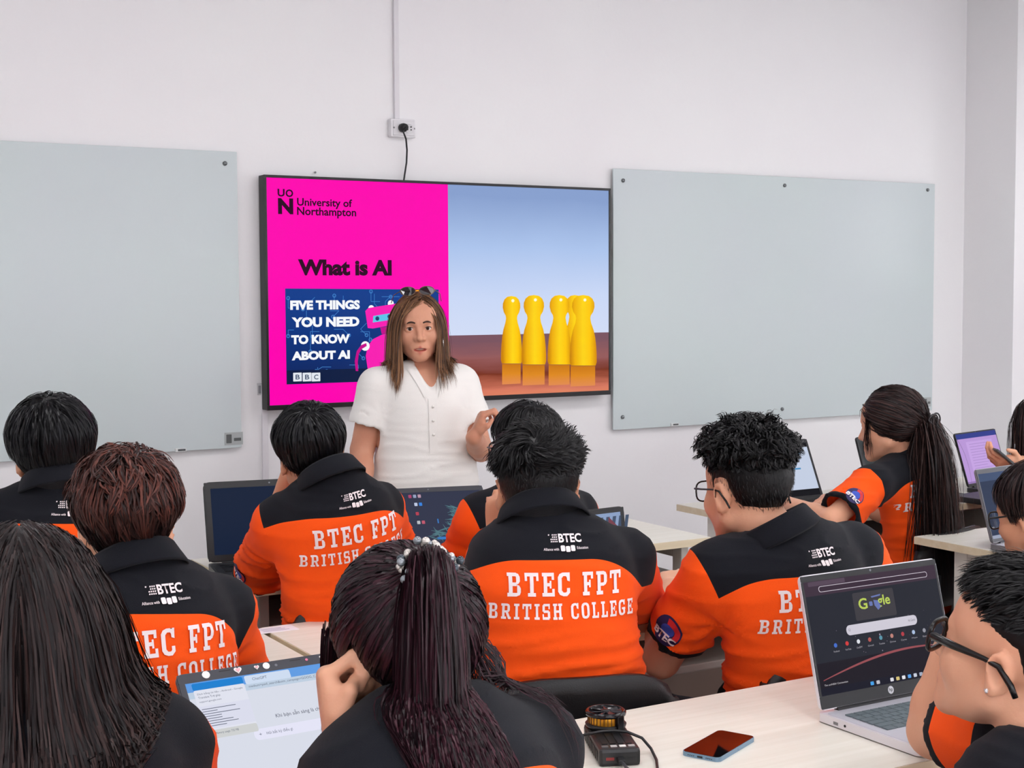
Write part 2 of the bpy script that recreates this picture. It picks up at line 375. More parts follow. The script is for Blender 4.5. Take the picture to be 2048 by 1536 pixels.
for i, (a, b, t0, b0) in enumerate(((1128, 1170, 590, 722), (1001, 1044, 592, 727), (1042, 1092, 590, 729), (1094, 1142, 590, 729), (1138, 1193, 590, 731))):
    pawn(a, b, t0, b0, i+3, 'pawn_picture')
    if i: poly('pawn_reflection', [[tvp(a+3, b0+1), tvp(a+3, b0+42), tvp(b-3, b0+40), tvp(b-3, b0+1)]], L(2), pix_grad('pix_refl%d' % i, [(0, rgb(226, 140, 80)), (.5, rgb(222, 138, 30)), (1, rgb(200, 116, 8))], 2, tvp(a, b0+42)[1]-oz, tvp(a, b0)[1]-oz), scr)
M_ink = glow('pix_ink', rgb(44, 6, 34))
flat_text('slide_title', [('What is AI',)+tvbox(596, 520, 783, 551)], L(2), M_ink, scr, .048)
flat_text('university_name', [('University of',)+tvbox(594, 399, 704, 416), ('Northampton',)+tvbox(594, 417, 712, 435)], L(2), M_ink, scr, .022)
flat_text('university_mark', [('U',)+tvbox(555, 378, 569, 393)+(.03,), ('O',)+tvbox(571, 379, 586, 394)+(.03,), ('N',)+tvbox(556, 397, 586, 428)+(.05,)], L(2), M_ink, scr)
poly('video_card', [[tvp(570, 577), tvp(573, 769), tvp(877, 758), tvp(877, 579)][::-1]], L(2), pix_grad('pix_navy', [(0, rgb(16, 34, 84)), (.5, rgb(10, 50, 122)), (1, rgb(18, 62, 140))], 2, tvp(570, 769)[1]-oz, tvp(570, 577)[1]-oz, ((3, 1, 3), 2, .15)), scr)
M_circ = glow('pix_circuit', rgb(64, 128, 200)); M_w = glow('pix_white', rgb(246, 248, 252))
# circuit traces
random.seed(5)
def seg(a, b, w):
    d = Vector((b[0]-a[0], b[1]-a[1])); n = Vector((-d.y, d.x)).normalized()*w
    bm_poly(bm, [(a[0]-n.x, a[1]-n.y), (b[0]-n.x, b[1]-n.y), (b[0]+n.x, b[1]+n.y), (a[0]+n.x, a[1]+n.y)], L(3))
def ring(c, r, w=.0017):
    n = 12
    for k in range(n):
        a, b = 2*math.pi*k/n, 2*math.pi*(k+1)/n
        bm_poly(bm, [(c[0]+(r-w)*math.cos(a), c[1]+(r-w)*math.sin(a)), (c[0]+(r+w)*math.cos(a), c[1]+(r+w)*math.sin(a)), (c[0]+(r+w)*math.cos(b), c[1]+(r+w)*math.sin(b)), (c[0]+(r-w)*math.cos(b), c[1]+(r-w)*math.sin(b))], L(3))
for k in range(34):
    x = random.uniform(578, 868); y = random.uniform(582, 740)
    pts_ = [(x, y)]
    for s in range(random.choice((2, 3))):
        dx, dy = random.choice(((18, 0), (-18, 0), (0, 20), (0, -20), (12, 12), (-12, 12))); x = min(870, max(576, x+dx)); y = min(742, max(581, y+dy)); pts_.append((x, y))
    bm = bmesh.new()
    for a, b in zip(pts_[:-1], pts_[1:]):
        if a != b: seg(tvp(*a), tvp(*b), .0011)
    ring(tvp(*pts_[-1]), .0065); bm_obj('circuit_trace', bm, M_circ, scr)
poly('card_footer', [[tvp(573, 741), tvp(573, 768), tvp(876, 757), tvp(876, 733)][::-1]], L(3.5), glow('pix_footer', rgb(14, 30, 66)), scr)
flat_text('card_headline', [('FIVE THINGS',)+tvbox(580, 600, 719, 620), ('YOU NEED',)+tvbox(583, 633, 718, 655), ('TO KNOW',)+tvbox(582, 668, 699, 689), ('ABOUT AI',)+tvbox(583, 700, 699, 721)], L(5), M_w, scr, .055)
for a in (586, 605, 623): poly('logo_square', [rrect(*tvbox(a, 745, a+17, 763), .002)], L(4.5), glow('pix_square', rgb(226, 232, 240)), scr)
flat_text('logo_letters', [(c,)+tvbox(a+4.5, 749, a+13, 759) for c, a in zip('BBC', (586, 605, 623))], L(5.5), glow('pix_letter', rgb(70, 84, 110)), scr, .02)
# pink robot of the card
M_rob = glow('pix_robot', rgb(248, 30, 178)); M_rob2 = glow('pix_robot_dark', rgb(196, 10, 138))
poly('robot_body', [[tvp(*p) for p in ((735, 738), (731, 712), (735, 692), (746, 678), (764, 669), (790, 664), (815, 664), (815, 736))]], L(4.2), M_rob, scr)
poly('robot_arm', [[tvp(*p) for p in ((711, 742), (709, 722), (713, 702), (722, 690), (732, 686), (733, 692), (723, 698), (717, 708), (715, 724), (716, 742))]], L(4.4), M_rob2, scr)
poly('robot_head', [[tvp(*p) for p in ((735, 656), (730, 622), (736, 616), (800, 606), (806, 610), (806, 646), (745, 657))]], L(4.6), M_rob, scr)
poly('robot_neck', [[tvp(*p) for p in ((760, 655), (763, 668), (800, 664), (800, 650))]], L(4.5), M_rob2, scr)
poly('robot_face', [[tvp(*p) for p in ((745, 645), (746, 632), (806, 622), (806, 636))]], L(5), glow('pix_cyan', rgb(96, 196, 232)), scr)
for q_ in ((754, 637), (778, 633)): poly('robot_eye', [disc(*tvp(*q_), .009, 14)], L(5.4), glow('pix_eye', rgb(24, 66, 108)), scr)
for q_, r_ in (((742, 617), .014), ((781, 607), .014), ((730, 692), .02)): poly('robot_joint', [disc(*tvp(*q_), r_, 14)], L(4.3), M_w, scr)
poly('orange_badge', [[tvp(*p) for p in ((818, 579), (843, 579), (857, 593), (840, 598), (828, 594))]], L(4.4), glow('pix_orange', rgb(255, 160, 40)), scr)
# ------------------------------------------------------------------ desks
M_top = wood_mat('desk_laminate', rgb(224, 221, 209), rgb(231, 229, 219), (1.0, 26, 26), .38)
M_edge = wood_mat('desk_edge_band', rgb(222, 208, 176), rgb(228, 216, 188), (1.0, 20, 20), .5)
M_steel = mat('desk_steel_white', rgb(226, 224, 216), .4, spec=.4); M_shelf = mat('desk_shelf_grey', rgb(150, 142, 136), .5); M_brown = mat('desk_back_brown', rgb(110, 88, 78), .6)
DESKZ = .75
def desk(x0, x1, y0, y1, label, flowers=()):
    d = thing('classroom_desk', ((x0+x1)/2, (y0+y1)/2, 0), label, 'desk', None)
    w, dp = (x1-x0)/2, (y1-y0)/2
    box('tabletop', (-w+.001, -dp+.001, DESKZ-.024), (w-.001, dp-.001, DESKZ), M_top, d)
    bm = bmesh.new()
    for lo, hi in (((-w-.0005, -dp-.0005, DESKZ-.025), (w+.0005, -dp+.0015, DESKZ-.0015)), ((-w-.0005, dp-.0015, DESKZ-.025), (w+.0005, dp+.0005, DESKZ-.0015)),
                   ((-w-.0005, -dp+.0015, DESKZ-.025), (-w+.0015, dp-.0015, DESKZ-.0015)), ((w-.0015, -dp+.0015, DESKZ-.025), (w+.0005, dp-.0015, DESKZ-.0015))): bm_box(bm, lo, hi)
    bm_obj('edge_band', bm, M_edge, d)
    for s in (-1, 1):
        xx = s*(w-.06)
        lo_, hi_ = -dp+.06, dp-.13
        bm = bmesh.new(); Me = Matrix(((0, 0, 1, xx-.015), (1, 0, 0, 0), (0, 1, 0, 0), (0, 0, 0, 1)))
        # end frame: posts, top rail, lower plate with a rounded opening, foot
        for a, b, c, e in ((lo_, .04, lo_+.05, .725), (hi_-.055, .04, hi_, .725), (lo_+.05, .675, hi_-.055, .725), (lo_+.05, .50, hi_-.055, .555), (lo_-.05, 0, hi_+.08, .04)):
            bm_box(bm, (xx-.015, a, b), (xx+.015, c, e), .004)
        bm_poly(bm, [(hi_-.055, .555), (hi_-.055, .675), (hi_-.075, .675), (hi_-.058, .655), (hi_-.056, .575), (hi_-.075, .555)], Me @ T((0, 0, .004)), .02)
        bm_obj('end_frame', bm, M_steel, d)
        lathe('bolt', [(.008, 0), (.008, .004), (.005, .006)], mat('bolt_dark', rgb(90, 84, 80), .4, metal=.6), d, 12, T((xx+s*.015, hi_-.04, .53)) @ Matrix.Rotation(s*math.pi/2, 4, 'Y'))
        for yy in (hi_-.12, hi_-.17): tube('basket_wire', [(xx-s*.02, yy, .675), (xx-s*.02, yy, .56)], .004, M_steel, d, 8)
        tube('bag_hook', [(xx+s*.02, hi_-.10+math.cos(t)*.022*1.2, .60+math.sin(t)*.025) for t in [2*math.pi*k/14 for k in range(14)]], .0045, M_steel, d, 8, True)
    box('under_shelf', (-w+.08, -dp+.05, .61), (w-.08, dp-.14, .63), M_shelf, d, bev=.003)
    mp = box('modesty_panel', (-w+.08, dp-.135, .30), (w-.08, dp-.12, .715), M_brown, d)
    for fx, fz in flowers:
        Mf = T((fx-(x0+x1)/2, dp-.1355, fz)) @ Rx
        poly('flower_decal', [disc(.012*math.cos(2*math.pi*k/5+1.57), .012*math.sin(2*math.pi*k/5+1.57), .0065, 10) for k in range(5)], Mf, mat('decal_white', rgb(235, 232, 228), .5), mp)
    return d
desk(.872, 2.47, 1.745, 2.262, 'cream desk carrying the power bank, phone and silver laptop')
desk(-.74, .862, 1.745, 2.262, 'cream desk in the row of the power bank desk, beside the long-haired girl')
desk(1.232, 2.83, 2.79, 3.295, 'cream desk in front of the man with faded short hair')
desk(-.39, 1.215, 2.79, 3.295, 'cream desk in front of the brown-haired student')
desk(1.378, 2.97, 3.756, 4.275, 'cream front-row desk with the old black laptop and dark desktop laptop')
desk(-.23, 1.364, 3.756, 4.275, 'cream front-row desk with the black power adapter')
desk(3.33, 4.93, 3.855, 4.42, 'cream desk of the girl with the hair clip by the pillar', [(aty(1706, 1064, 4.28)[0], aty(1706, 1064, 4.28)[2]), (aty(1650, 1068, 4.28)[0], aty(1650, 1068, 4.28)[2])])
desk(3.545, 5.14, 2.865, 3.412, 'cream desk behind the hair-clip girl with a blue-screen laptop')
# paper label on a desk
lab = atz(551, 1259, DESKZ)
pt_ = thing('paper_label', (lab[0], lab[1], DESKZ), 'small white printed paper label stuck at the desk corner', 'label')
box('paper', (-.05, -.028, 0), (.05, .028, .0008), mat('paper_white', rgb(240, 238, 246), .7), pt_)
poly('print', [rrect(-.036, -.016+.012*k, .03-.006*k, -.011+.012*k, .001) for k in range(3)], T((0, 0, .0011)), mat('print_lilac', rgb(186, 182, 206), .7), pt_)

# ------------------------------------------------------------------ chairs
M_chair = mat('chair_black', rgb(20, 20, 23), .45, bump=(300, .1)); M_leg = mat('chair_leg_steel', rgb(60, 60, 64), .35, metal=.7)
def chair(x, y, rz, label, top=.80):
    c = thing('black_chair', (x, y, 0), label, 'chair', None); c.rotation_euler.z = rz
    bm = bmesh.new(); n, mth = 12, 9; TH = .018          # curved backrest shell
    G = []
    for side in (0, 1):
        rows = []
        for j in range(mth+1):
            v = j/mth; z = .50+v*(top-.50); hw = .215*(1-.16*max(0, (v-.55)/.45)**2.2)
            row = []
            for i in range(n+1):
                u = -1+2*i/n; zz = z-(.035*abs(u)**4 if v > .8 else 0)
                yy = -.205+.045*u*u-.03*v+(TH if side else 0)
                row.append(bm.verts.new((u*hw, yy, zz)))
            rows.append(row)
        G.append(rows)
    for j in range(mth):
        for i in range(n):
            a = G[0]; bm.faces.new((a[j][i], a[j][i+1], a[j+1][i+1], a[j+1][i])); b = G[1]; bm.faces.new((b[j][i+1], b[j][i], b[j+1][i], b[j+1][i+1]))
    for i in range(n):
        bm.faces.new((G[0][mth][i], G[0][mth][i+1], G[1][mth][i+1], G[1][mth][i])); bm.faces.new((G[0][0][i+1], G[0][0][i], G[1][0][i], G[1][0][i+1]))
    for j in range(mth):
        bm.faces.new((G[0][j][0], G[0][j+1][0], G[1][j+1][0], G[1][j][0])); bm.faces.new((G[0][j+1][n], G[0][j][n], G[1][j][n], G[1][j+1][n]))
    bm_obj('backrest', bm, M_chair, c, True)
    box('seat', (-.22, -.21, .425), (.22, .21, .455), M_chair, c, bev=.012)
    for s in (-1, 1):
        tube('leg', [(s*.19, .19, .43), (s*.2, .21, 0)], .011, M_leg, c, 8); tube('leg', [(s*.19, -.18, .43), (s*.2, -.23, 0)], .011, M_leg, c, 8)
        tube('back_post', [(s*.17, -.18, .43), (s*.17, -.225, .5), (s*.16, -.222, .62)], .010, M_leg, c, 8)
    return c

# ------------------------------------------------------------------ laptops
SM = {}
def laptop(name, hx, hy, th, be, w, h, label, body, deck, bezel, screen_fn, keys='joined', dp=None, thick=.018, bez=(.012, .016, .024), corner=.012, glowcol=rgb(20, 20, 26)):
    dp = dp or h*1.0
    r = Vector((math.cos(th), math.sin(th), 0)); b = Vector((-math.sin(th), math.cos(th), 0))
    o = Vector((hx, hy, DESKZ))+r*w/2-b*dp/2
    L_ = thing(name, o, label, 'laptop'); L_.rotation_euler.z = th
    bm = bmesh.new(); f = bm_poly(bm, rrect(-w/2, -dp/2, w/2, dp/2+.012, corner), T((0, 0, .002)), thick-.002); bm.faces.ensure_lookup_table()
    bmesh.ops.recalc_face_normals(bm, faces=bm.faces); bm_obj('base', bm, body, L_)
    for fx in (-w/2+.03, w/2-.03):
        for fy in (-dp/2+.02, dp/2-.02): lathe('rubber_foot', [(.008, 0), (.008, .002)], M_blackp, L_, 12, T((fx, fy, 0)))
    dk = poly('keyboard_deck', [rrect(-w/2+.006, -dp/2+.005, w/2-.006, dp/2-.006, corner*.7)], T((0, 0, thick)), deck, L_, .0008)
    km = mat('key_'+deck.name, tuple(np.array(deck.node_tree.nodes['Principled BSDF'].inputs['Base Color'].default_value[:3])*.32)+(1,), .5)
    rows = 6; kw = (w-.05)/15.0; ky0 = dp/2-.035; kh = .0162
    joined = bmesh.new()
    for rr in range(rows):
        x = -w/2+.025; i = 0
        pat = {0: [1]*15, 1: [1]*13+[2], 2: [1.5]+[1]*12+[1.5], 3: [1.75]+[1]*11+[2.25], 4: [2.25]+[1]*10+[2.75], 5: [1.2]*3+[6]+[1.2]*4+[.6]}[rr]
        sc = 15.0/sum(pat)
        for u in pat:
            uw = u*kw*sc; y1 = ky0-rr*(kh+.0022)
            q = (round(uw, 4), round(kh, 4), deck.name)
            if keys == 'each':
                if q not in SM:
                    kb = bmesh.new(); bm_box(kb, (.001, -kh, 0), (uw-.001, 0, .0024), .0006); me = bpy.data.meshes.new('key'); kb.to_mesh(me); kb.free(); me.materials.append(mat('key_hp', rgb(92, 104, 110), .45)); SM[q] = me
                ko = bpy.data.objects.new('key', SM[q]); COL.objects.link(ko); ko.parent = dk; ko.location = (x, y1, thick+.0008)
            else:
                bm_box(joined, (x+.001, y1-kh, thick+.0006), (x+uw-.001, y1, thick+.0026))
            x += uw
    if keys == 'each': joined.free()
    else: bm_obj('keyboard', joined, km, L_)
    poly('touchpad', [rrect(-.055, -dp/2+.012, .055, -dp/2+.012+.06, .004)], T((0, 0, thick+.0012)), mat('pad_'+deck.name, tuple(np.array(deck.node_tree.nodes['Principled BSDF'].inputs['Base Color'].default_value[:3])*.85)+(1,), .35), L_)
    # lid
    Ml = T((0, dp/2, thick)) @ Matrix.Rotation(math.pi/2-be, 4, 'X') @ T((-w/2, 0, 0))     # x right, y up the lid, z toward the user
    bm = bmesh.new(); bm_poly(bm, rrect(0, .004, w, h, corner), Ml @ T((0, 0, -.006)), .006); bmesh.ops.recalc_face_normals(bm, faces=bm.faces); bm_obj('lid', bm, body, L_)
    bm = bmesh.new(); bm_tube(bm, [Ml @ Vector((.04, 0, -.003)), Ml @ Vector((w-.04, 0, -.003))], .0065, 10); bm_obj('hinge', bm, bezel, L_)
    bs, bt, bb = bez; a0, b0, a1, b1 = bs, bb, w-bs, h-bt
    bm = bmesh.new()
    for q in (rrect(.002, .006, w-.002, bb, .002), rrect(.002, h-bt, w-.002, h-.002, .002), rrect(.002, bb, bs, h-bt, .001), rrect(w-bs, bb, w-.002, h-bt, .001)): bm_poly(bm, q, Ml @ T((0, 0, .0002)), .0014)
    bm_obj('bezel', bm, bezel, L_)
    poly('webcam', [disc(w/2, h-bt/2, .0025, 12)], Ml @ T((0, 0, .0019)), mat('lens_grey', rgb(120, 124, 132), .2), L_)
    sc_ = poly('screen', [[(a0, b0), (a1, b0), (a1, b1), (a0, b1)]], Ml @ T((0, 0, .0004)), glow('pix_'+name+label[:12], glowcol), L_, .0006)
    def P(k): return Ml @ T((a0, b0, .0012+.0002*k))
    if screen_fn: screen_fn(sc_, P, a1-a0, b1-b0)
    return L_
def fr(sw, sh):
    return lambda x0, y0, x1, y1: (x0*sw, (1-y1)*sh, x1*sw, (1-y0)*sh)     # fractional box, y down
def Rf(b, r=.001): return rrect(*b, min(r, (b[3]-b[1])*.49, (b[2]-b[0])*.49))

def scr_hp(s, P, w, h):
    B = fr(w, h)
    poly('browser_bar', [Rf(B(0, 0, 1, .13))], P(1), glow('px_plum', rgb(62, 48, 62)), s)
    poly('browser_tab', [Rf(B(.03, .005, .30, .045), .002)], P(2), glow('px_plum2', rgb(86, 70, 86)), s)
    poly('address_rim', [Rf(B(.10, .052, .93, .105), .005)], P(2), glow('px_rim', rgb(206, 196, 208)), s)
    poly('address_field', [Rf(B(.1035, .057, .9265, .100), .0045)], P(3), glow('px_addr', rgb(58, 44, 58)), s)
    poly('page', [Rf(B(0, .13, 1, .935))], P(1), glow('px_page', rgb(38, 40, 50)), s)
    poly('page_low', [Rf(B(0, .72, 1, .935))], P(1.5), glow('px_page2', rgb(30, 26, 36)), s)
    poly('doodle_card', [Rf(B(.335, .155, .645, .405), .004)], P(2), glow('px_card', rgb(62, 60, 66)), s)
    Mg = glow('px_lime', rgb(186, 206, 92))
    flat_text('doodle_letters', [('G',)+B(.37, .21, .435, .31), ('gle',)+B(.515, .205, .61, .325)], P(3), Mg, s, .02)
    poly('doodle_art', [Rf(B(.45, .25, .475, .29), .002), [(a*w, (1-b)*h) for a, b in ((.485, .24), (.52, .25), (.535, .31), (.51, .335), (.488, .29))], [(a*w, (1-b)*h) for a, b in ((.47, .205), (.545, .195), (.54, .21), (.475, .218))]], P(3), glow('px_art', rgb(104, 118, 176)), s)
    poly('search_field', [Rf(B(.25, .43, .79, .52), .009)], P(2), glow('px_search', rgb(206, 202, 214)), s)
    flat_text('search_hint', [('Q',)+B(.265, .46, .28, .485), ('Ask Gemini',)+B(.72, .46, .775, .485)], P(3), glow('px_hint', rgb(120, 118, 132)), s)
    cols = [rgb(70, 110, 200), rgb(210, 60, 60), rgb(220, 224, 230), rgb(180, 90, 84), rgb(90, 150, 170), rgb(190, 130, 120), rgb(176, 60, 70), rgb(170, 190, 220), rgb(150, 150, 160)]
    for i, c in enumerate(cols):
        x = .155+i*.0845; poly('shortcut_icon', [disc(x*w, (1-.585)*h, .0042, 14)], P(2), glow('px_ic%d' % i, c), s)
    flat_text('shortcut_names', [(t,)+B(.135+i*.0845, .63, .178+i*.0845, .645) for i, t in enumerate(('Facebook', 'YouTube', 'ChatGPT', 'Gmail', 'Translate', 'Drive', 'Canva', 'Maps', 'Sheets'))], P(2), glow('px_names', rgb(170, 168, 176)), s)
    # red planet arc
    bm = bmesh.new(); N = 30
    for k in range(N):
        a, b = k/N, (k+1)/N
        f = lambda t: (1-(.90-.20*math.sin(math.pi*(.05+.62*t))+.02*t))*h
        wd = lambda t: .011*h*math.sin(math.pi*min(.98, t*.9+.05))+.0006
        bm_poly(bm, [((.03+.97*a)*w, f(a)-wd(a)), ((.03+.97*b)*w, f(b)-wd(b)), ((.03+.97*b)*w, f(b)+wd(b)*.5), ((.03+.97*a)*w, f(a)+wd(a)*.5)], P(2))
    bm_obj('planet_arc', bm, glow('px_arc', rgb(150, 78, 84)), s)
    random.seed(3); poly('stars', [disc(random.uniform(.1, .98)*w, random.uniform(.3, .6)*h, random.choice((.0004, .0007)), 6) for k in range(26)]+[disc(.49*w, .445*h, .002, 8), disc(.49*w, .30*h, .0012, 8)], P(1.7), glow('px_star', rgb(150, 140, 160)), s)
    poly('taskbar', [Rf(B(0, .935, 1, 1))], P(1), glow('px_task', rgb(26, 26, 40)), s)
    tc = [rgb(70, 160, 230), rgb(190, 190, 200), rgb(220, 220, 226), rgb(210, 190, 120), rgb(230, 230, 236), rgb(90, 160, 230), rgb(200, 206, 220), rgb(160, 170, 190), rgb(200, 120, 110)]
    for i, c in enumerate(tc): poly('task_icon', [Rf(B(.36+i*.045+(.06 if i > 1 else 0), .953, .385+i*.045+(.06 if i > 1 else 0), .985), .0015)], P(2), glow('px_tk%d' % i, c), s)
    flat_text('corner_note', [('Tim an/HSSV Connection',)+B(.03, .905, .2, .92)], P(2), glow('px_note', rgb(210, 206, 212)), s)

def scr_chat(s, P, w, h):
    B = fr(w, h)
    poly('tab_strip', [Rf(B(0, 0, 1, .085))], P(1), glow('px_tab', rgb(98, 156, 226)), s)
    poly('active_tab', [Rf(B(.31, .01, .56, .09), .003)], P(2), glow('px_tab2', rgb(206, 220, 240)), s)
    poly('old_tab', [Rf(B(.03, .01, .30, .075), .003)], P(2), glow('px_tab3', rgb(30, 128, 208)), s)
    poly('address_bar', [Rf(B(0, .085, 1, .145))], P(1.5), glow('px_ab', rgb(190, 206, 224)), s)
    poly('page', [Rf(B(0, .145, 1, .96))], P(1), glow('px_pg', rgb(216, 220, 232)), s)
    poly('taskbar', [Rf(B(0, .96, 1, 1))], P(1), glow('px_tb', rgb(190, 204, 224)), s)
    D = glow('px_txt', rgb(98, 104, 122))
    flat_text('page_title', [('ChatGPT',)+B(.35, .035, .43, .06), ('medium=paid_search&utm_campaign=GOOG_C_SEM_GBR_Core_CHT_BAU_ACQ',)+B(.32, .10, .97, .128)], P(3), D, s)
    flat_text('greeting', [('Khi bạn sẵn sàng là chúng ta có thể bắt đầu.',)+B(.41, .385, .90, .44)], P(3), glow('px_txt2', rgb(84, 88, 104)), s)
    poly('prompt_field', [Rf(B(.27, .50, 1.0, .60), .008)], P(2), glow('px_pf', rgb(228, 228, 246)), s)
    flat_text('prompt_hint', [('+',)+B(.295, .54, .31, .56), ('Hỏi bất kỳ điều gì',)+B(.335, .53, .475, .57)], P(3), D, s)
    poly('tab_preview', [Rf(B(.03, .075, .30, .52), .003)], P(4), glow('px_pv', rgb(224, 226, 238)), s)
    poly('preview_footer', [Rf(B(.03, .445, .30, .52), .003)], P(5), glow('px_pvf', rgb(206, 208, 208)), s)
    poly('preview_picture', [Rf(B(.03, .225, .30, .43), .001)], P(5), glow('px_pvp', rgb(218, 220, 236)), s)
    flat_text('preview_text', [('Dịch bằng tài liệu - Android - Google',)+B(.045, .10, .285, .125), ('Translate Trợ giúp',)+B(.045, .135, .16, .16), ('support.google.com',)+B(.045, .175, .16, .195), ('Memory usage: 732 MB',)+B(.08, .465, .20, .49)], P(6), D, s)
    poly('preview_lines', [Rf(B(.045, .25+.022*k, .045+random.Random(k).uniform(.06, .2), .256+.022*k), .0004) for k in range(8)], P(6), D, s)

def scr_dark(col, bits):
    def f(s, P, w, h):
        B = fr(w, h)
        for i, (nm, bx, c) in enumerate(bits): poly(nm, [Rf(B(*bx), .002)], P(1+i*.3), glow('pxd_%d_%d_%d' % tuple(int(v*999) for v in c[:3]), c), s)
    return f
def scr_figure(s, P, w, h):
    B = fr(w, h)
    cs = [rgb(170, 70, 110), rgb(150, 160, 190), rgb(186, 150, 170), rgb(190, 200, 226), rgb(60, 130, 220), rgb(180, 66, 84), rgb(186, 190, 196), rgb(190, 90, 110)]
    pos = [(.30, .04), (.345, .04), (.39, .04), (.345, .19), (.39, .19), (.345, .36), (.345, .52), (.39, .52)]
    for i, ((x, y), c) in enumerate(zip(pos, cs)): poly('desktop_icon', [Rf(B(x, y, x+.03, y+.06), .002)], P(2), glow('pxf%d' % i, c), s)
    random.seed(8); bm = bmesh.new()
    for k in range(46):     # pale dragon-like swirl of the wallpaper
        t = random.random(); x = .64+.14*math.sin(t*4+.6)*(.6+.4*t)+random.uniform(-.03, .03); y = .28+.55*t+random.uniform(-.05, .05)
        a = random.uniform(-1.2, .4); l = random.uniform(.012, .03); q = random.uniform(.0012, .0026)
        d = Vector((math.cos(a), math.sin(a))); n = Vector((-d.y, d.x))*q; c = Vector((x*w, (1-y)*h))
        bm_poly(bm, [c-d*l-n*.2, c-n, c+d*l-n*.2, c+d*l+n*.2, c+n, c-d*l+n*.2], P(1))
    bm_obj('wallpaper_figure', bm, glow('px_fig', rgb(82, 118, 128)), s)
    poly('wallpaper_glint', [Rf(B(.54, .5, .552, .58), .001)], P(1.5), glow('px_glint', rgb(60, 120, 190)), s); poly('wallpaper_glow', [disc(.57*w, .15*h, .02, 12, .005)], P(1.5), glow('px_glint', rgb(60, 120, 190)), s)
def scr_house(s, P, w, h):
    B = fr(w, h); random.seed(4)
    poly('picture_sky', [Rf(B(0, .0, 1, 1))], P(1), glow('px_hsky', rgb(140, 160, 196)), s)
    bm = bmesh.new()
    for k in range(9):
        x = .30+.075*k; bm_poly(bm, [(x*w, 0), ((x+.03)*w, 0), ((x+.20)*w, h*.95), ((x+.16)*w, h*.95)], P(2))
    bm_obj('picture_beams', bm, glow('px_hbeam', rgb(70, 84, 108)), s)
    poly('picture_roof', [[(.8*w, .3*h), (w, .1*h), (w, .75*h), (.86*w, .95*h)]], P(3), glow('px_hroof', rgb(120, 66, 78)), s)
def scr_web(s, P, w, h):
    B = fr(w, h)
    poly('page', [Rf(B(0, .08, 1, .88))], P(1), glow('px_wpage', rgb(196, 206, 226)), s)
    poly('page_banner', [Rf(B(.15, .24, .72, .38))], P(2), glow('px_wban', rgb(86, 160, 206)), s)
    poly('page_button', [Rf(B(.62, .47, .82, .50)), Rf(B(.84, .185, .87, .2))], P(2), glow('px_wbtn', rgb(70, 140, 190)), s)
    poly('page_text', [Rf(B(.1, .55+.05*k, .6+.02*k, .56+.05*k)) for k in range(4)], P(2), glow('px_wtxt', rgb(160, 170, 196)), s)
    poly('page_thumb', [Rf(B(.2, .69, .38, .76))], P(2), glow('px_wth', rgb(96, 70, 92)), s)
def scr_purple(s, P, w, h):
    B = fr(w, h)
    poly('app_bar', [Rf(B(0, 0, 1, .10))], P(1), glow('px_pbar', rgb(46, 60, 140)), s)
    poly('document', [Rf(B(.0, .10, 1, .96))], P(1), glow('px_pdoc', rgb(184, 150, 214)), s)
    poly('sheet', [Rf(B(.2, .17, .85, .94))], P(2), glow('px_psh', rgb(196, 162, 224)), s)
    poly('text_lines', [Rf(B(.26, .22+.055*k, .78-.09*(k % 3), .23+.055*k), .0005) for k in range(12)], P(3), glow('px_ptx', rgb(164, 134, 198)), s)

M_silver = mat('laptop_silver', rgb(226, 224, 230), .3, metal=.35); M_silver2 = mat('deck_silver', rgb(206, 206, 216), .35, metal=.3)
M_blk = mat('laptop_black', rgb(30, 32, 34), .45); M_blk2 = mat('deck_black', rgb(28, 30, 34), .5); M_bez = mat('laptop_bezel', rgb(22, 24, 28), .35)
M_dg = mat('laptop_dark_grey', rgb(66, 68, 74), .4); M_bezg = mat('bezel_grey', rgb(58, 60, 68), .4); M_dk3 = mat('deck_grey', rgb(70, 72, 78), .45)
M_bron = mat('laptop_grey_edge', rgb(128, 128, 134), .35, metal=.3)

lp = laptop('silver_laptop', 1.846, 2.003, .003, .256, .362, .256, 'silver laptop with a dark search page open beside the phone', M_silver, M_silver2, M_bez, scr_hp, keys='each', bez=(.007, .013, .030), glowcol=rgb(36, 36, 46), dp=.245)
Ml = T((0, .245/2, .018)) @ Matrix.Rotation(math.pi/2-.256, 4, 'X') @ T((-.181, 0, 0))
lg = poly('maker_logo', [disc(.181, .018, .0075, 24)], Ml @ T((0, 0, .0019)), mat('logo_silver', rgb(196, 198, 204), .3), lp)
flat_text('logo_letters', [('hp', .1765, .0135, .1855, .0225)], Ml @ T((0, 0, .0023)), M_bez, lp, .01)
lathe('headphone_jack', [(.0025, 0), (.0025, .001)], M_blackp, lp, 12, T((-.181, .06, .010)) @ Matrix.Rotation(-math.pi/2, 4, 'Y'))
box('side_port', (-.1815, .078, .006), (-.1805, .09, .0115), mat('port_dark', rgb(120, 120, 124), .4), lp)

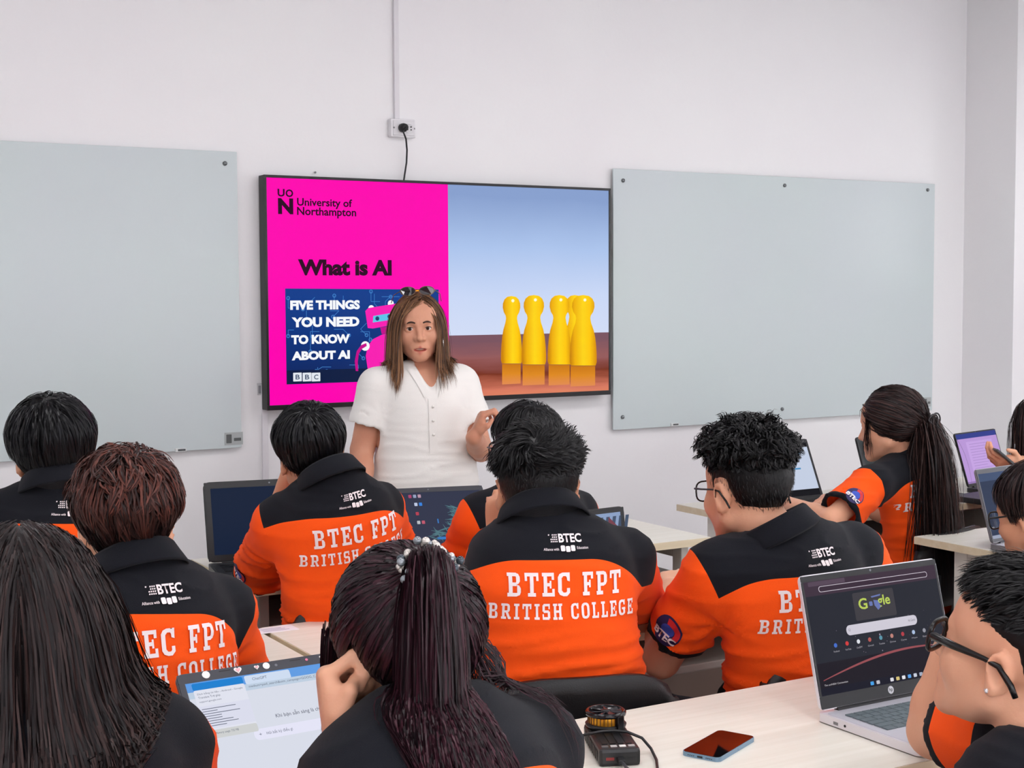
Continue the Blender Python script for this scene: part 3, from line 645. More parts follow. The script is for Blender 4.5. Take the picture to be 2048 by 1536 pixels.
lc = laptop('grey_laptop', .705, 2.10, .035, .765, .345, .238, 'grey laptop with stickers on its top bezel and a bright chat page', M_dg, M_dk3, M_bezg, scr_chat, bez=(.012, .019, .02), glowcol=rgb(206, 214, 230))
Mc = T((0, .238/2, .018)) @ Matrix.Rotation(math.pi/2-.765, 4, 'X') @ T((-.1725, 0, 0))
M_stw = mat('sticker_white', rgb(240, 238, 236), .5); M_stp = mat('sticker_pink', rgb(232, 176, 184), .5); M_stg = mat('sticker_glitter', rgb(214, 120, 150), .4)
def heart(cx, cy, r): return [(cx+r*.062*16*math.sin(t)**3, cy+r*.062*(13*math.cos(t)-5*math.cos(2*t)-2*math.cos(3*t)-math.cos(4*t))) for t in [2*math.pi*k/22 for k in range(22)]]
def star5(cx, cy, r): return [(cx+(r if k % 2 == 0 else r*.72)*math.cos(math.pi*k/5+1.57), cy+(r if k % 2 == 0 else r*.72)*math.sin(math.pi*k/5+1.57)) for k in range(10)]
for px, kind in ((.050, 'disc'), (.105, 'heart'), (.138, 'sheart'), (.155, 'disc2'), (.228, 'dot'), (.258, 'flower'), (.300, 'heart2')):
    y = .238-.0085; Z = Mc @ T((0, 0, .0018))
    if kind.startswith('disc'): poly('round_sticker', [disc(px, y, .0066 if kind == 'disc' else .006, 18)], Z, M_stw, lc, .0012)
    elif 'heart' in kind:
        r = .0068 if kind != 'sheart' else .0045
        hh = poly('heart_sticker', [heart(px, y, r)], Z, M_stw, lc, .001); poly('heart_centre', [heart(px, y, r*.6)], Z @ T((0, 0, .0012)), M_stp, lc, .0006)
    elif kind == 'dot': poly('dot_sticker', [disc(px, y, .0024, 12)], Z, M_stg, lc, .0012)
    else: poly('flower_sticker', [star5(px, y, .0066)], Z, M_stw, lc, .0012)
for px in (.083, .208): poly('microphone_slot', [rrect(px-.01, .238-.0065, px+.01, .238-.0050, .0007)], Mc @ T((0, 0, .0018)), M_blackp, lc)

laptop('old_black_laptop', 1.344, 4.012, -.179, .346, .388, .241, 'thick old black laptop with a dark blue blank screen', M_blk, M_blk2, M_bez, scr_dark(None, [('blank_picture', (.0, .0, 1, 1), rgb(22, 34, 58))]), thick=.03, bez=(.02, .02, .024), corner=.018)
laptop('dark_laptop', 1.854, 3.93, -.263, .69, .353, .235, 'dark laptop showing desktop icons and a pale swirling figure', M_dg, M_blk2, M_bezg, scr_figure, glowcol=rgb(52, 56, 76), bez=(.012, .018, .02))
laptop('black_laptop', 1.86, 3.06, .10, .12, .320, .228, 'black laptop with a building picture in front of the faded-hair man', M_blk, M_blk2, M_bez, scr_house, bez=(.014, .014, .02), corner=.016)
laptop('black_laptop', 3.441, 4.118, -.004, .434, .36, .247, 'black laptop with a pale web page at the hair-clip girl', M_blk, M_blk2, M_bez, scr_web, bez=(.012, .016, .022), glowcol=rgb(60, 62, 72))
laptop('black_laptop', 4.032, 4.115, .032, .344, .34, .233, 'black laptop standing behind the face of the hair-clip girl', M_blk, M_blk2, M_bez, scr_dark(None, [('blank_picture', (0, 0, 1, 1), rgb(56, 62, 64))]), bez=(.016, .016, .02))
laptop('slim_laptop', 4.505, 4.048, .214, .31, .324, .226, 'slim dark laptop with a lilac document screen', M_blk, M_blk2, M_bez, scr_purple, bez=(.006, .006, .016), glowcol=rgb(150, 120, 180))
laptop('grey_edged_laptop', 3.554, 3.095, .137, .285, .339, .238, 'grey-edged laptop with a deep blue screen on the desk behind', M_bron, M_silver2, M_bezg, scr_dark(None, [('blue_picture', (0, 0, 1, 1), rgb(30, 46, 76)), ('page_bar', (0, 0, 1, .12), rgb(56, 74, 108)), ('taskbar', (0, .95, 1, 1), rgb(150, 158, 180))]), bez=(.008, .016, .016))
tag(box('closed_laptop', (0, 0, 0), (.20, .15, .022), M_blk, bev=.004), 'small closed black laptop lying behind the long hair of the clip girl', 'laptop')
_c = bpy.data.objects['closed_laptop']; _p = atz(1935, 1003, DESKZ); _c.location = (_p[0]-.03, _p[1]-.10, DESKZ); _c.rotation_euler.z = .1

# ------------------------------------------------------------------ small things on desks
# power adapter
a = atz(372, 1165, DESKZ); ad = thing('power_adapter', (1.255, 3.90, DESKZ), 'black laptop power adapter brick with cable on the front desk', 'adapter')
ad.rotation_euler.z = -.9
box('brick', (-.062, -.028, 0), (.062, .028, .031), M_blackp, ad, bev=.004)
box('rating_label', (-.045, -.02, .031), (.03, .02, .0316), mat('label_grey', rgb(150, 152, 156), .5), ad)
poly('label_print', [rrect(-.04, -.014+.009*k, .02, -.010+.009*k, .001) for k in range(4)], T((0, 0, .032)), M_blackp, ad)
tube('cable', [(-.062, 0, .016), (-.085, .004, .016), (-.11, .03, .008), (-.16, .05, .004), (-.21, .03, .004), (-.26, .04, .004)], .003, M_blackp, ad, 8)
tube('cable', [(.062, 0, .016), (.09, -.01, .012), (.12, -.02, .004), (.15, .0, .004)], .003, M_blackp, ad, 8)
# power bank and phone cooler
_fl, _fr, _bl = atz(1199, 1535, DESKZ), atz(1281, 1531, DESKZ), atz(1173, 1489, DESKZ); _ax = (_bl-_fl)[:2]; _ax = _ax/np.linalg.norm(_ax); _pc = (_fl+_fr)[:2]/2+_ax*.078
pb = thing('power_bank', (_pc[0], _pc[1], DESKZ), 'ribbed black power bank with an attached charging cable', 'power bank'); pb.rotation_euler.z = math.atan2(_ax[1], _ax[0])-math.pi/2
M_pb = mat('power_bank_black', rgb(30, 30, 32), .35)
box('case', (-.036, -.078, 0), (.036, .078, .030), M_pb, pb, bev=.006)
for k in range(9):
    for s in (-1, 1): box('grip_rib', (s*.036-.0012, -.062+.014*k, .006), (s*.036+.0012, -.055+.014*k, .024), M_blackp, pb)
for k in range(4): box('top_slat', (-.026+.014*k, -.05, .030), (-.016+.014*k, .03, .0312), M_blackp, pb)
for k, c in enumerate(((96, 98, 100), (190, 190, 188), (236, 236, 232), (170, 170, 170))):
    box('indicator', (-.029+.0155*k, -.066, .030), (-.018+.0155*k, -.058, .0312), mat('indicator_%d' % c[0], rgb(*c), .4), pb)
box('usb_port', (-.024, -.0785, .011), (-.010, -.0775, .016), mat('usb_red', rgb(130, 40, 40), .4), pb); box('usb_port', (.012, -.0785, .011), (.026, -.0775, .016), M_blackp, pb)
box('cable_plug', (-.006, -.098, .009), (.006, -.078, .017), M_blackp, pb, bev=.001)
tube('cable', [(0, -.095, .013), (.004, -.12, .010), (.02, -.16, .004), (.05, -.20, .003), (.09, -.21, .003)], .0028, mat('cable_grey', rgb(70, 70, 74), .4), pb, 8)
co = thing('phone_cooler', (_pc[0]+_ax[0]*.052, _pc[1]+_ax[1]*.052, DESKZ+.0312), 'round black and gold phone cooling fan on the power bank', 'cooler')
lathe('base', [(.030, 0), (.036, .002), (.037, .006), (.035, .008)], M_blackp, co, 32)
lathe('gold_ring', [(.0315, .007), (.0318, .008), (.0318, .022), (.0315, .023)], mat('gold_fins', rgb(214, 150, 40), .3, metal=.7), co, 40)
for k in range(30):
    t = 2*math.pi*k/30
    if 4.4 < t < 5.2: continue
    box('fin', (-.0006, .0312, .0085), (.0006, .0328, .0215), mat('fin_dark', rgb(90, 50, 16), .4), co, M=Matrix.Rotation(t, 4, 'Z'))
lathe('rim', [(.036, .022), (.0365, .024), (.0365, .028), (.033, .0305), (.030, .029), (.029, .026)], mat('cooler_gloss', rgb(20, 18, 22), .15), co, 40)
for k in range(7):
    t = 2*math.pi*k/7
    bm = bmesh.new(); bm_poly(bm, [(.006, -.002), (.028, -.006), (.029, .004), (.006, .003)], Matrix.Rotation(t, 4, 'Z') @ T((0, 0, .0265)) @ Matrix.Rotation(.3, 4, 'X'), .0012); bm_obj('blade', bm, mat('cooler_blade', rgb(48, 46, 50), .2), co)
lathe('hub', [(.008, .025), (.008, .029), (.005, .0305)], M_blackp, co, 20)
box('clamp', (-.007, -.040, .002), (.007, -.031, .026), mat('cooler_gloss', rgb(20, 18, 22), .15), co, bev=.001)
co.rotation_euler.z = .15
cw = thing('charging_cable', (1.43, 2.1, DESKZ), 'thin black cable draped over the power bank beside the phone', 'cable')
cb = [atz(1130, 1482, .757), atz(1150, 1476, .768), atz(1172, 1469, .785), atz(1200, 1463, .7875), atz(1228, 1461, .7875), atz(1255, 1464, .786), atz(1284, 1476, .775), atz(1302, 1497, .757), atz(1313, 1520, .754), atz(1316, 1548, .754), atz(1310, 1600, .754)]
tube('cable_run', [Vector(p)-Vector(cw.location) for p in cb], .0026, M_blackp, cw, 8)
# phone
ph0, ph1, ph2 = atz(1362, 1508, DESKZ), atz(1436, 1530, DESKZ), atz(1512, 1484, DESKZ)
pc = (ph0+ph2)/2; ang = math.atan2(*(ph2-ph1)[[1, 0]])-math.pi/2
ph = thing('smartphone', (pc[0], pc[1], DESKZ), 'pale blue smartphone lying face up beside the power bank', 'phone'); ph.rotation_euler.z = ang
bm = bmesh.new(); bm_poly(bm, rrect(-.0365, -.074, .0365, .074, .010, 6), T((0, 0, 0)), .0078); bmesh.ops.recalc_face_normals(bm, faces=bm.faces)
bm_obj('frame', bm, mat('phone_blue', rgb(122, 152, 176), .3, metal=.4), ph)
poly('glass', [rrect(-.0352, -.0727, .0352, .0727, .009, 6)], T((0, 0, .0078)), mat('phone_glass', rgb(10, 10, 12), .04, spec=.8), ph, .0006)
for a_, b_ in (((-.0005, -.0745, .0025), (.008, -.0738, .0052)),): box('charge_port', (-.005, -.0746, .0022), (.005, -.0738, .0052), M_blackp, ph)
for s in (-1, 1):
    for k in range(4): lathe('speaker_hole', [(.0009, 0), (.0009, .0008)], M_blackp, ph, 8, T((s*(.012+.0035*k), -.0738, .0037)) @ Rx)
box('side_button', (.0362, .0, .0025), (.0371, .016, .0055), mat('phone_blue', (0, 0, 0, 1)), ph, bev=.0003); box('volume_button', (-.0371, .012, .0025), (-.0362, .024, .0055), mat('phone_blue', (0, 0, 0, 1)), ph)
# ================================================================== people: implicit surfaces -> meshes
f32 = np.float32
def A3(p): return np.asarray(p, f32)
def nrm(v): v = np.asarray(v, float); return v/np.linalg.norm(v)
def rcone(P, a, b, ra, rb):
    a = A3(a); b = A3(b); ab = b-a; d = P-a; t = np.clip(d@ab/float(ab@ab+1e-12), 0, 1)
    d = d-t[:, None]*ab
    return np.sqrt((d*d).sum(1))-(ra+(rb-ra)*t)
def ell(P, c, r, R=None):
    q = P-A3(c)
    if R is not None: q = q@np.asarray(R, f32)
    r = A3(r); a = q/r; k0 = np.sqrt((a*a).sum(1)); b = a/r; k1 = np.sqrt((b*b).sum(1))+1e-9
    return k0*(k0-1)/k1
def sph(P, c, r): d = P-A3(c); return np.sqrt((d*d).sum(1))-r
def smin(a, b, k):
    h = np.clip(.5+.5*(b-a)/k, 0, 1); return b+(a-b)*h-k*h*(1-h)
def smax(a, b, k): return -smin(-a, -b, k)
def axis(lo, hi, h, fine=()):
    """grid coordinates with finer spacing inside given intervals"""
    xs = [lo]
    while xs[-1] < hi:
        x = xs[-1]; s = h
        for a, b, hh in fine:
            if a-s <= x <= b: s = min(s, hh)
        xs.append(x+s)
    return np.array(xs, f32)
def snet(f, xs, ys, zs, B=6, slack=1.35):
    def pad(a):
        n = (len(a)-1) % B
        return a if n == 0 else np.concatenate([a, a[-1]+(np.arange(B-n)+1)*(a[-1]-a[-2])]).astype(f32)
    xs, ys, zs = pad(xs), pad(ys), pad(zs); S = [len(a) for a in (xs, ys, zs)]; nb = [(s-1)//B for s in S]
    cc = [.5*(a[:-1:B]+a[B::B]) for a in (xs, ys, zs)]; hh = [.5*(a[B::B]-a[:-1:B]) for a in (xs, ys, zs)]
    G = np.stack(np.meshgrid(*cc, indexing='ij'), -1).reshape(-1, 3).astype(f32)
    hd = np.sqrt(hh[0][:, None, None]**2+hh[1][None, :, None]**2+hh[2][None, None, :]**2)
    D = f(G).reshape(nb); act = np.abs(D) < hd*slack
    V = np.ones(S, f32)
    sg = np.where(D < 0, f32(-1), f32(1))
    V[:-1, :-1, :-1] = sg.repeat(B, 0).repeat(B, 1).repeat(B, 2)
    M = np.zeros(S, bool); ab = act.repeat(B, 0).repeat(B, 1).repeat(B, 2)
    for dx in (0, 1):
        for dy in (0, 1):
            for dz in (0, 1): M[dx:S[0]-1+dx, dy:S[1]-1+dy, dz:S[2]-1+dz] |= ab
    I = np.nonzero(M)
    V[I] = f(np.stack([xs[I[0]], ys[I[1]], zs[I[2]]], 1))
    V[np.abs(V) < 1e-7] = 1e-7
    s = V < 0
    c8 = [s[dx:S[0]-1+dx, dy:S[1]-1+dy, dz:S[2]-1+dz] for dx in (0, 1) for dy in (0, 1) for dz in (0, 1)]
    anyv = c8[0].copy(); allv = c8[0].copy()
    for c in c8[1:]: anyv |= c; allv &= c
    C = np.nonzero(anyv & ~allv); n = len(C[0])
    idx = np.full([S[0]-1, S[1]-1, S[2]-1], -1, np.int32); idx[C] = np.arange(n)
    acc = np.zeros((n, 3)); cnt = np.zeros(n)
    X = [xs, ys, zs]
    for ax in range(3):
        o1, o2 = [a for a in range(3) if a != ax]
        for u in (0, 1):
            for v in (0, 1):
                i0 = [C[0].copy(), C[1].copy(), C[2].copy()]; i0[o1] += u; i0[o2] += v
                i1 = [k.copy() for k in i0]; i1[ax] += 1
                a = V[tuple(i0)]; b = V[tuple(i1)]; m = (a < 0) != (b < 0)
                t = np.where(m, a/(a-b+1e-20), 0)
                for k in range(3):
                    p = X[k][i0[k]]
                    if k == ax: p = p+(X[k][i1[k]]-p)*t
                    acc[:, k] += np.where(m, p, 0)
                cnt += m
    Vt = acc/cnt[:, None]
    F_ = []
    for ax in range(3):
        o1, o2 = [(1, 2), (2, 0), (0, 1)][ax]
        sl0 = [slice(None)]*3; sl1 = [slice(None)]*3; sl0[ax] = slice(0, S[ax]-1); sl1[ax] = slice(1, S[ax])
        e = s[tuple(sl0)] != s[tuple(sl1)]
        E_ = list(np.nonzero(e)); ok = (E_[o1] > 0) & (E_[o2] > 0) & (E_[o1] < S[o1]-1) & (E_[o2] < S[o2]-1)
        E_ = [k[ok] for k in E_]
        def at(d1, d2):
            q = [k.copy() for k in E_]; q[o1] = q[o1]-d1; q[o2] = q[o2]-d2; return idx[tuple(q)]
        q = np.stack([at(1, 1), at(0, 1), at(0, 0), at(1, 0)], 1)
        q[~s[tuple(E_)]] = q[~s[tuple(E_)]][:, ::-1]
        F_.append(q)
    Fq = np.concatenate(F_); Fq = Fq[(Fq >= 0).all(1)]
    return Vt.astype(f32), Fq
def relax(V, Fq, it=1, k=.5):
    for _ in range(it):
        a = np.zeros_like(V); c = np.zeros(len(V), f32)
        for i in range(4):
            for j in (1, 3): np.add.at(a, Fq[:, i], V[Fq[:, (i+j) % 4]]); np.add.at(c, Fq[:, i], 1)
        V = V+(a/np.maximum(c, 1)[:, None]-V)*k
    return V.astype(f32)
def vnormals(V, Fc):
    n = np.zeros_like(V); a = V[Fc[:, 0]]; b = V[Fc[:, 1]]; c = V[Fc[:, 2]]; d = V[Fc[:, -1]]
    fn = np.cross(c-a, d-b) if Fc.shape[1] == 4 else np.cross(b-a, c-a)
    for i in range(Fc.shape[1]): np.add.at(n, Fc[:, i], fn)
    return n/np.maximum(np.linalg.norm(n, axis=1), 1e-12)[:, None]
def tris(Fq): return np.concatenate([Fq[:, [0, 1, 2]], Fq[:, [0, 2, 3]]])
def split(V, Ft, s):
    """cut a triangle mesh along s=0 -> (V+,F+),(V-,F-)"""
    s = np.where(np.abs(s) < 1e-6, 1e-6, s); g = s[Ft] > 0; k = g.sum(1); out = []
    for want in (True, False):
        full = Ft[k == (3 if want else 0)]; VV = [V]; FF = [full]; n = len(V)
        gg = g if want else ~g; kk = gg.sum(1)
        m = kk == 1
        if m.any():
            f = Ft[m]; i = gg[m].argmax(1); r = np.arange(len(f)); a, b, c = f[r, i], f[r, (i+1) % 3], f[r, (i+2) % 3]
            pb = V[a]+(V[b]-V[a])*(s[a]/(s[a]-s[b]))[:, None]; pc = V[a]+(V[c]-V[a])*(s[a]/(s[a]-s[c]))[:, None]
            VV += [pb, pc]; q = len(f); FF.append(np.stack([a, n+r, n+q+r], 1)); n += 2*q
        m = kk == 2
        if m.any():
            f = Ft[m]; i = (~gg[m]).argmax(1); r = np.arange(len(f)); a, b, c = f[r, i], f[r, (i+1) % 3], f[r, (i+2) % 3]
            pb = V[a]+(V[b]-V[a])*(s[a]/(s[a]-s[b]))[:, None]; pc = V[a]+(V[c]-V[a])*(s[a]/(s[a]-s[c]))[:, None]
            VV += [pb, pc]; q = len(f); FF += [np.stack([n+r, b, c], 1), np.stack([n+r, c, n+q+r], 1)]; n += 2*q
        VV = np.concatenate(VV); FF = np.concatenate(FF)
        u, inv = np.unique(FF, return_inverse=True); out.append((VV[u], inv.reshape(-1, 3)))
    return out
def weld(V, Ft, tol=1e-5):
    k = np.round(V/tol).astype(np.int64); _, first, inv = np.unique(k, axis=0, return_index=True, return_inverse=True)
    Ft = inv.reshape(-1)[Ft]; ok = (Ft[:, 0] != Ft[:, 1]) & (Ft[:, 1] != Ft[:, 2]) & (Ft[:, 0] != Ft[:, 2])
    return V[first], Ft[ok]
# smooth pseudo noise (sum of rotated sines), cheap and tile-free
_rs = np.random.RandomState(11); _NW = _rs.normal(size=(18, 3)); _NW /= np.linalg.norm(_NW, axis=1)[:, None]; _NP = _rs.uniform(0, 6.28, 18)
def noise3(P, sc, seed=0):
    q = np.sin(P@(_NW.T*sc).astype(f32)+(_NP+seed*1.7).astype(f32)); return (q[:, :9]*q[:, 9:]).mean(1)*2.2
def Rz(a): c, s = math.cos(a), math.sin(a); return np.array([[c, -s, 0], [s, c, 0], [0, 0, 1.0]])
def Rxm(a): c, s = math.cos(a), math.sin(a); return np.array([[1.0, 0, 0], [0, c, -s], [0, s, c]])
def Rym(a): c, s = math.cos(a), math.sin(a); return np.array([[c, 0, s], [0, 1.0, 0], [-s, 0, c]])
def head_rot(yaw, pitch, roll):
    """yaw: heading to the right of +Y in degrees, pitch up, roll to the right ear; columns = right, forward, up"""
    return Rz(-math.radians(yaw)) @ Rxm(math.radians(pitch)) @ Rym(math.radians(roll))

# ---- materials of people
def skin_mat(name, c, c2):
    if name in MATS: return MATS[name]
    m = mat(name, c, .48, spec=.35, sss=.12, noise=(9, c2, .8), bump=(220, .05))
    nt = m.node_tree; b = nt.nodes['Principled BSDF']
    # lips / blush carried by a mesh attribute: the skin's own colour there
    at = nt.nodes.new('ShaderNodeAttribute'); at.attribute_name = 'lip'
    src = b.inputs['Base Color'].links[0].from_socket
    mx = nt.nodes.new('ShaderNodeMix'); mx.data_type = 'RGBA'; mx.inputs[7].default_value = (c[0]*.72, c[1]*.26, c[2]*.32, 1)
    nt.links.new(at.outputs['Fac'], mx.inputs[0]); nt.links.new(src, mx.inputs[6])
    nt.links.new(mx.outputs[2], b.inputs['Base Color'])
    return m
SK_A = skin_mat('skin_light', rgb(226, 172, 142), rgb(216, 154, 124)); SK_B = skin_mat('skin_tan', rgb(212, 154, 122), rgb(200, 138, 108)); SK_L = skin_mat('skin_warm', rgb(214, 156, 128), rgb(202, 138, 112))
def cloth(name, c, bump=(900, .25), rough=.85):
    m = mat(name, c, rough, spec=.2, bump=bump); b = m.node_tree.nodes['Principled BSDF']
    b.inputs['Sheen Weight'].default_value = .04; b.inputs['Sheen Roughness'].default_value = .5
    return m
M_or = cloth('polo_orange', rgb(255, 88, 18)); M_bk = cloth('polo_black', rgb(19, 21, 28)); M_print = mat('print_white', rgb(240, 228, 230), .6)
M_trouser = cloth('trouser_dark', rgb(36, 38, 46)); M_shoe = mat('shoe_black', rgb(24, 24, 26), .4)
def hair_mat(name, dark, light, rough=.42, spec=.22):
    if name in MATS: return MATS[name]
    m = bpy.data.materials.new(name); m.use_nodes = True; nt = m.node_tree; b = nt.nodes['Principled BSDF']
    at = nt.nodes.new('ShaderNodeAttribute'); at.attribute_name = 'tone'
    mx = nt.nodes.new('ShaderNodeMix'); mx.data_type = 'RGBA'; mx.inputs[6].default_value = dark; mx.inputs[7].default_value = light
    nt.links.new(at.outputs['Fac'], mx.inputs[0]); nt.links.new(mx.outputs[2], b.inputs['Base Color'])
    b.inputs['Roughness'].default_value = rough; b.inputs['Specular IOR Level'].default_value = spec; b.inputs['Anisotropic'].default_value = .3
    MATS[name] = m
    return m
H_black = hair_mat('hair_black', rgb(12, 12, 14), rgb(34, 33, 36)); H_blue = hair_mat('hair_blueblack', rgb(10, 10, 13), rgb(28, 29, 35), .36)
H_brown = hair_mat('hair_redbrown', rgb(18, 13, 14), rgb(112, 62, 52)); H_plum = hair_mat('hair_plum', rgb(18, 11, 15), rgb(74, 36, 48), .38)
H_dark = hair_mat('hair_darkbrown', rgb(18, 14, 16), rgb(80, 56, 52)); H_lect = hair_mat('hair_highlights', rgb(62, 40, 30), rgb(164, 118, 82), .42)
H_fade = hair_mat('hair_fade', rgb(24, 22, 24), rgb(70, 62, 60), .6, .2)

# ---- head
def head_fn(Hc, R, sc=1.0, face=True, mouth=0.0, fem=False, wide=1.0, ears=True):
    """signed distance of head in world space; Hc centre between the ears, R columns right/forward/up"""
    Hc = A3(Hc); Rf_ = np.asarray(R, f32)
    def f(P):
        q = ((P-Hc)@Rf_)/sc; q[:, 0] /= wide; X = np.abs(q[:, 0]); qs = q.copy(); qs[:, 0] = X
        d = ell(q, (0, -.014, .036), (.0755, .096, .084))
        d = smin(d, ell(q, (0, .034, -.022), (.060, .060, .088)), .03)
        d = smin(d, ell(q, (0, .040, .048), (.062, .050, .054)), .03)
        d = smin(d, rcone(qs, (.050, .002, -.052), (.010, .078, -.094), .020, .017), .028)
        d = smin(d, sph(qs, (.041, .062, -.026), .022), .03)
        if face:
            d = smin(d, rcone(qs, (.034, .082, .024), (.010, .089, .022), .0075, .007), .018)
            d = smax(d, -ell(qs, (.032, .104, .004), (.017, .020, .0125)), .016)
            d = smin(d, rcone(q, (0, .089, .012), (0, .111, -.030), .0065, .0095), .012)
            d = smin(d, sph(qs, (.0115, .0985, -.033), .0075), .010)
            d = smin(d, rcone(q, (0, .111, -.030), (0, .094, -.042), .007, .004), .006)
            d = smin(d, ell(q, (0, .083, -.064), (.027, .020, .022)), .016)
            # eyelids
            e = sph(qs, (.032, .078, .005), .0152); e = np.maximum(e, -ell(qs, (.0325, .094, .0045), (.0142, .010, .0066)))
            d = smin(d, e, .004)
            lw = .024 if not fem else .0285
            up = smin(rcone(qs, (.004, .1005, -.0625), (lw, .089, -.0655), .0052, .0026), rcone(qs, (0, .100, -.0640), (lw*.6, .096, -.0655), .0045, .004), .004)
            lo = rcone(qs, (0, .099, -.0745-mouth), (lw, .088, -.0665-mouth*.3), .0066, .0026)
            d = smin(d, up, .004); d = smin(d, lo, .004)
            if mouth > 0: d = np.maximum(d, -ell(q, (0, .102, -.0685-mouth*.4), (lw*.86, .016, .0012+mouth*.52)))
            else: d = smax(d, -ell(q, (0, .104, -.0685), (lw, .008, .0012)), .003)
            d = smin(d, sph(q, (0, .083, -.097), .016), .02)
        if not ears: return d*sc
        # ears
        ec = np.array([.0765, -.012, -.004]); er = Rz(-.42)@Rym(.12)@Rxm(-.18)
        ed = ell(qs, ec, (.0085, .0185, .0325), er)
        ed = smax(ed, -ell(qs, ec+np.array([.0078, .003, .003]), (.0075, .0112, .0215), er), .004)
        ed = smin(ed, ell(qs, ec+np.array([.0005, .006, -.025]), (.006, .0095, .010)), .008)
        ed = smin(ed, rcone(qs, ec+np.array([.001, .010, .0]), ec+np.array([.003, .006, -.012]), .004, .004), .004)
        d = smin(d, ed, .007)
        return d*sc
    return f
# ---- hand: local frame  y = toward fingertips, z = back of hand, x = thumb side (thumb at +x)
HANDS = {
 'fist':  dict(curl=[(66, 92, 55), (74, 95, 60), (80, 96, 60), (84, 96, 60)], spread=(8, 3, -3, -8), thumb=((.030, .030, -.006), (.042, .056, -.022), (.026, .072, -.034))),
 'soft':  dict(curl=[(25, 40, 25), (32, 45, 28), (38, 48, 30), (44, 50, 30)], spread=(7, 2, -3, -8), thumb=((.034, .028, -.008), (.055, .050, -.018), (.060, .078, -.020))),
 'type':  dict(curl=[(18, 38, 22), (20, 42, 25), (22, 42, 25), (24, 38, 22)], spread=(8, 2, -4, -9), thumb=((.034, .028, -.008), (.055, .055, -.016), (.058, .080, -.022))),
 'pinch': dict(curl=[(48, 62, 30), (54, 70, 38), (60, 76, 40), (62, 80, 42)], spread=(4, 1, -2, -6), thumb=((.032, .030, -.012), (.044, .056, -.026), (.036, .080, -.036))),
 'cheek': dict(curl=[(58, 82, 45), (62, 88, 50), (66, 90, 52), (66, 86, 50)], spread=(9, 3, -3, -9), thumb=((.034, .026, -.008), (.056, .046, -.016), (.060, .074, -.016))),
}
def hand_prims(W_, R, side, pose, sc=1.0):
    """list of round cones in world space; R columns x,y,z of the hand frame for a right hand (side=1) or mirrored (side=-1)"""
    H = HANDS[pose]; W_ = np.asarray(W_, float); R = np.asarray(R, float); out = []
    def w(p): p = np.array(p, float)*sc; p[0] *= side; return W_+R@p
    def add(a, b, ra, rb, k): out.append((w(a), w(b), ra*sc, rb*sc, k))
    kx = [.028, .0095, -.0095, -.027]; ky = [.083, .088, .084, .075]; ln = [(.041, .025, .021), (.045, .029, .023), (.042, .027, .022), (.033, .020, .019)]; rr = [.0092, .0094, .0088, .0078]
    for i in range(4): add((kx[i]*.55, .012, 0), (kx[i], ky[i], 0), .0155, .0122, .012)
    add((.012, .02, -.006), (.030, .060, -.006), .016, .012, .012); add((-.016, .015, -.008), (-.024, .055, -.005), .014, .011, .012)
    for i in range(4):
        p = np.array([kx[i], ky[i], 0.0]); a = 0.0; sp = math.radians(H['spread'][i])
        for j in range(3):
            a += math.radians(H['curl'][i][j]); d = np.array([math.sin(sp)*math.cos(a), math.cos(sp)*math.cos(a), -math.sin(a)])
            n = p+d*ln[i][j]; add(p, n, rr[i]*(1.06-.09*j), rr[i]*(.97-.11*j), .0035); p = n
    t0, t1, t2 = H['thumb']; add((.018, .014, -.004), t0, .015, .0125, .010); add(t0, t1, .0125, .0102, .005); add(t1, t2, .0100, .0080, .004)
    return out
def arm_frame(E, Wp, palm):
    """hand frame continuing the forearm: y along forearm, z = -palm direction"""
    y = nrm(np.asarray(Wp)-np.asarray(E)); z = -np.asarray(palm, float); z = nrm(z-y*(z@y)); x = np.cross(y, z); return np.stack([x, y, z], 1)

def box_of(pts, pad):
    p = np.array(pts); return p.min(0)-pad, p.max(0)+pad

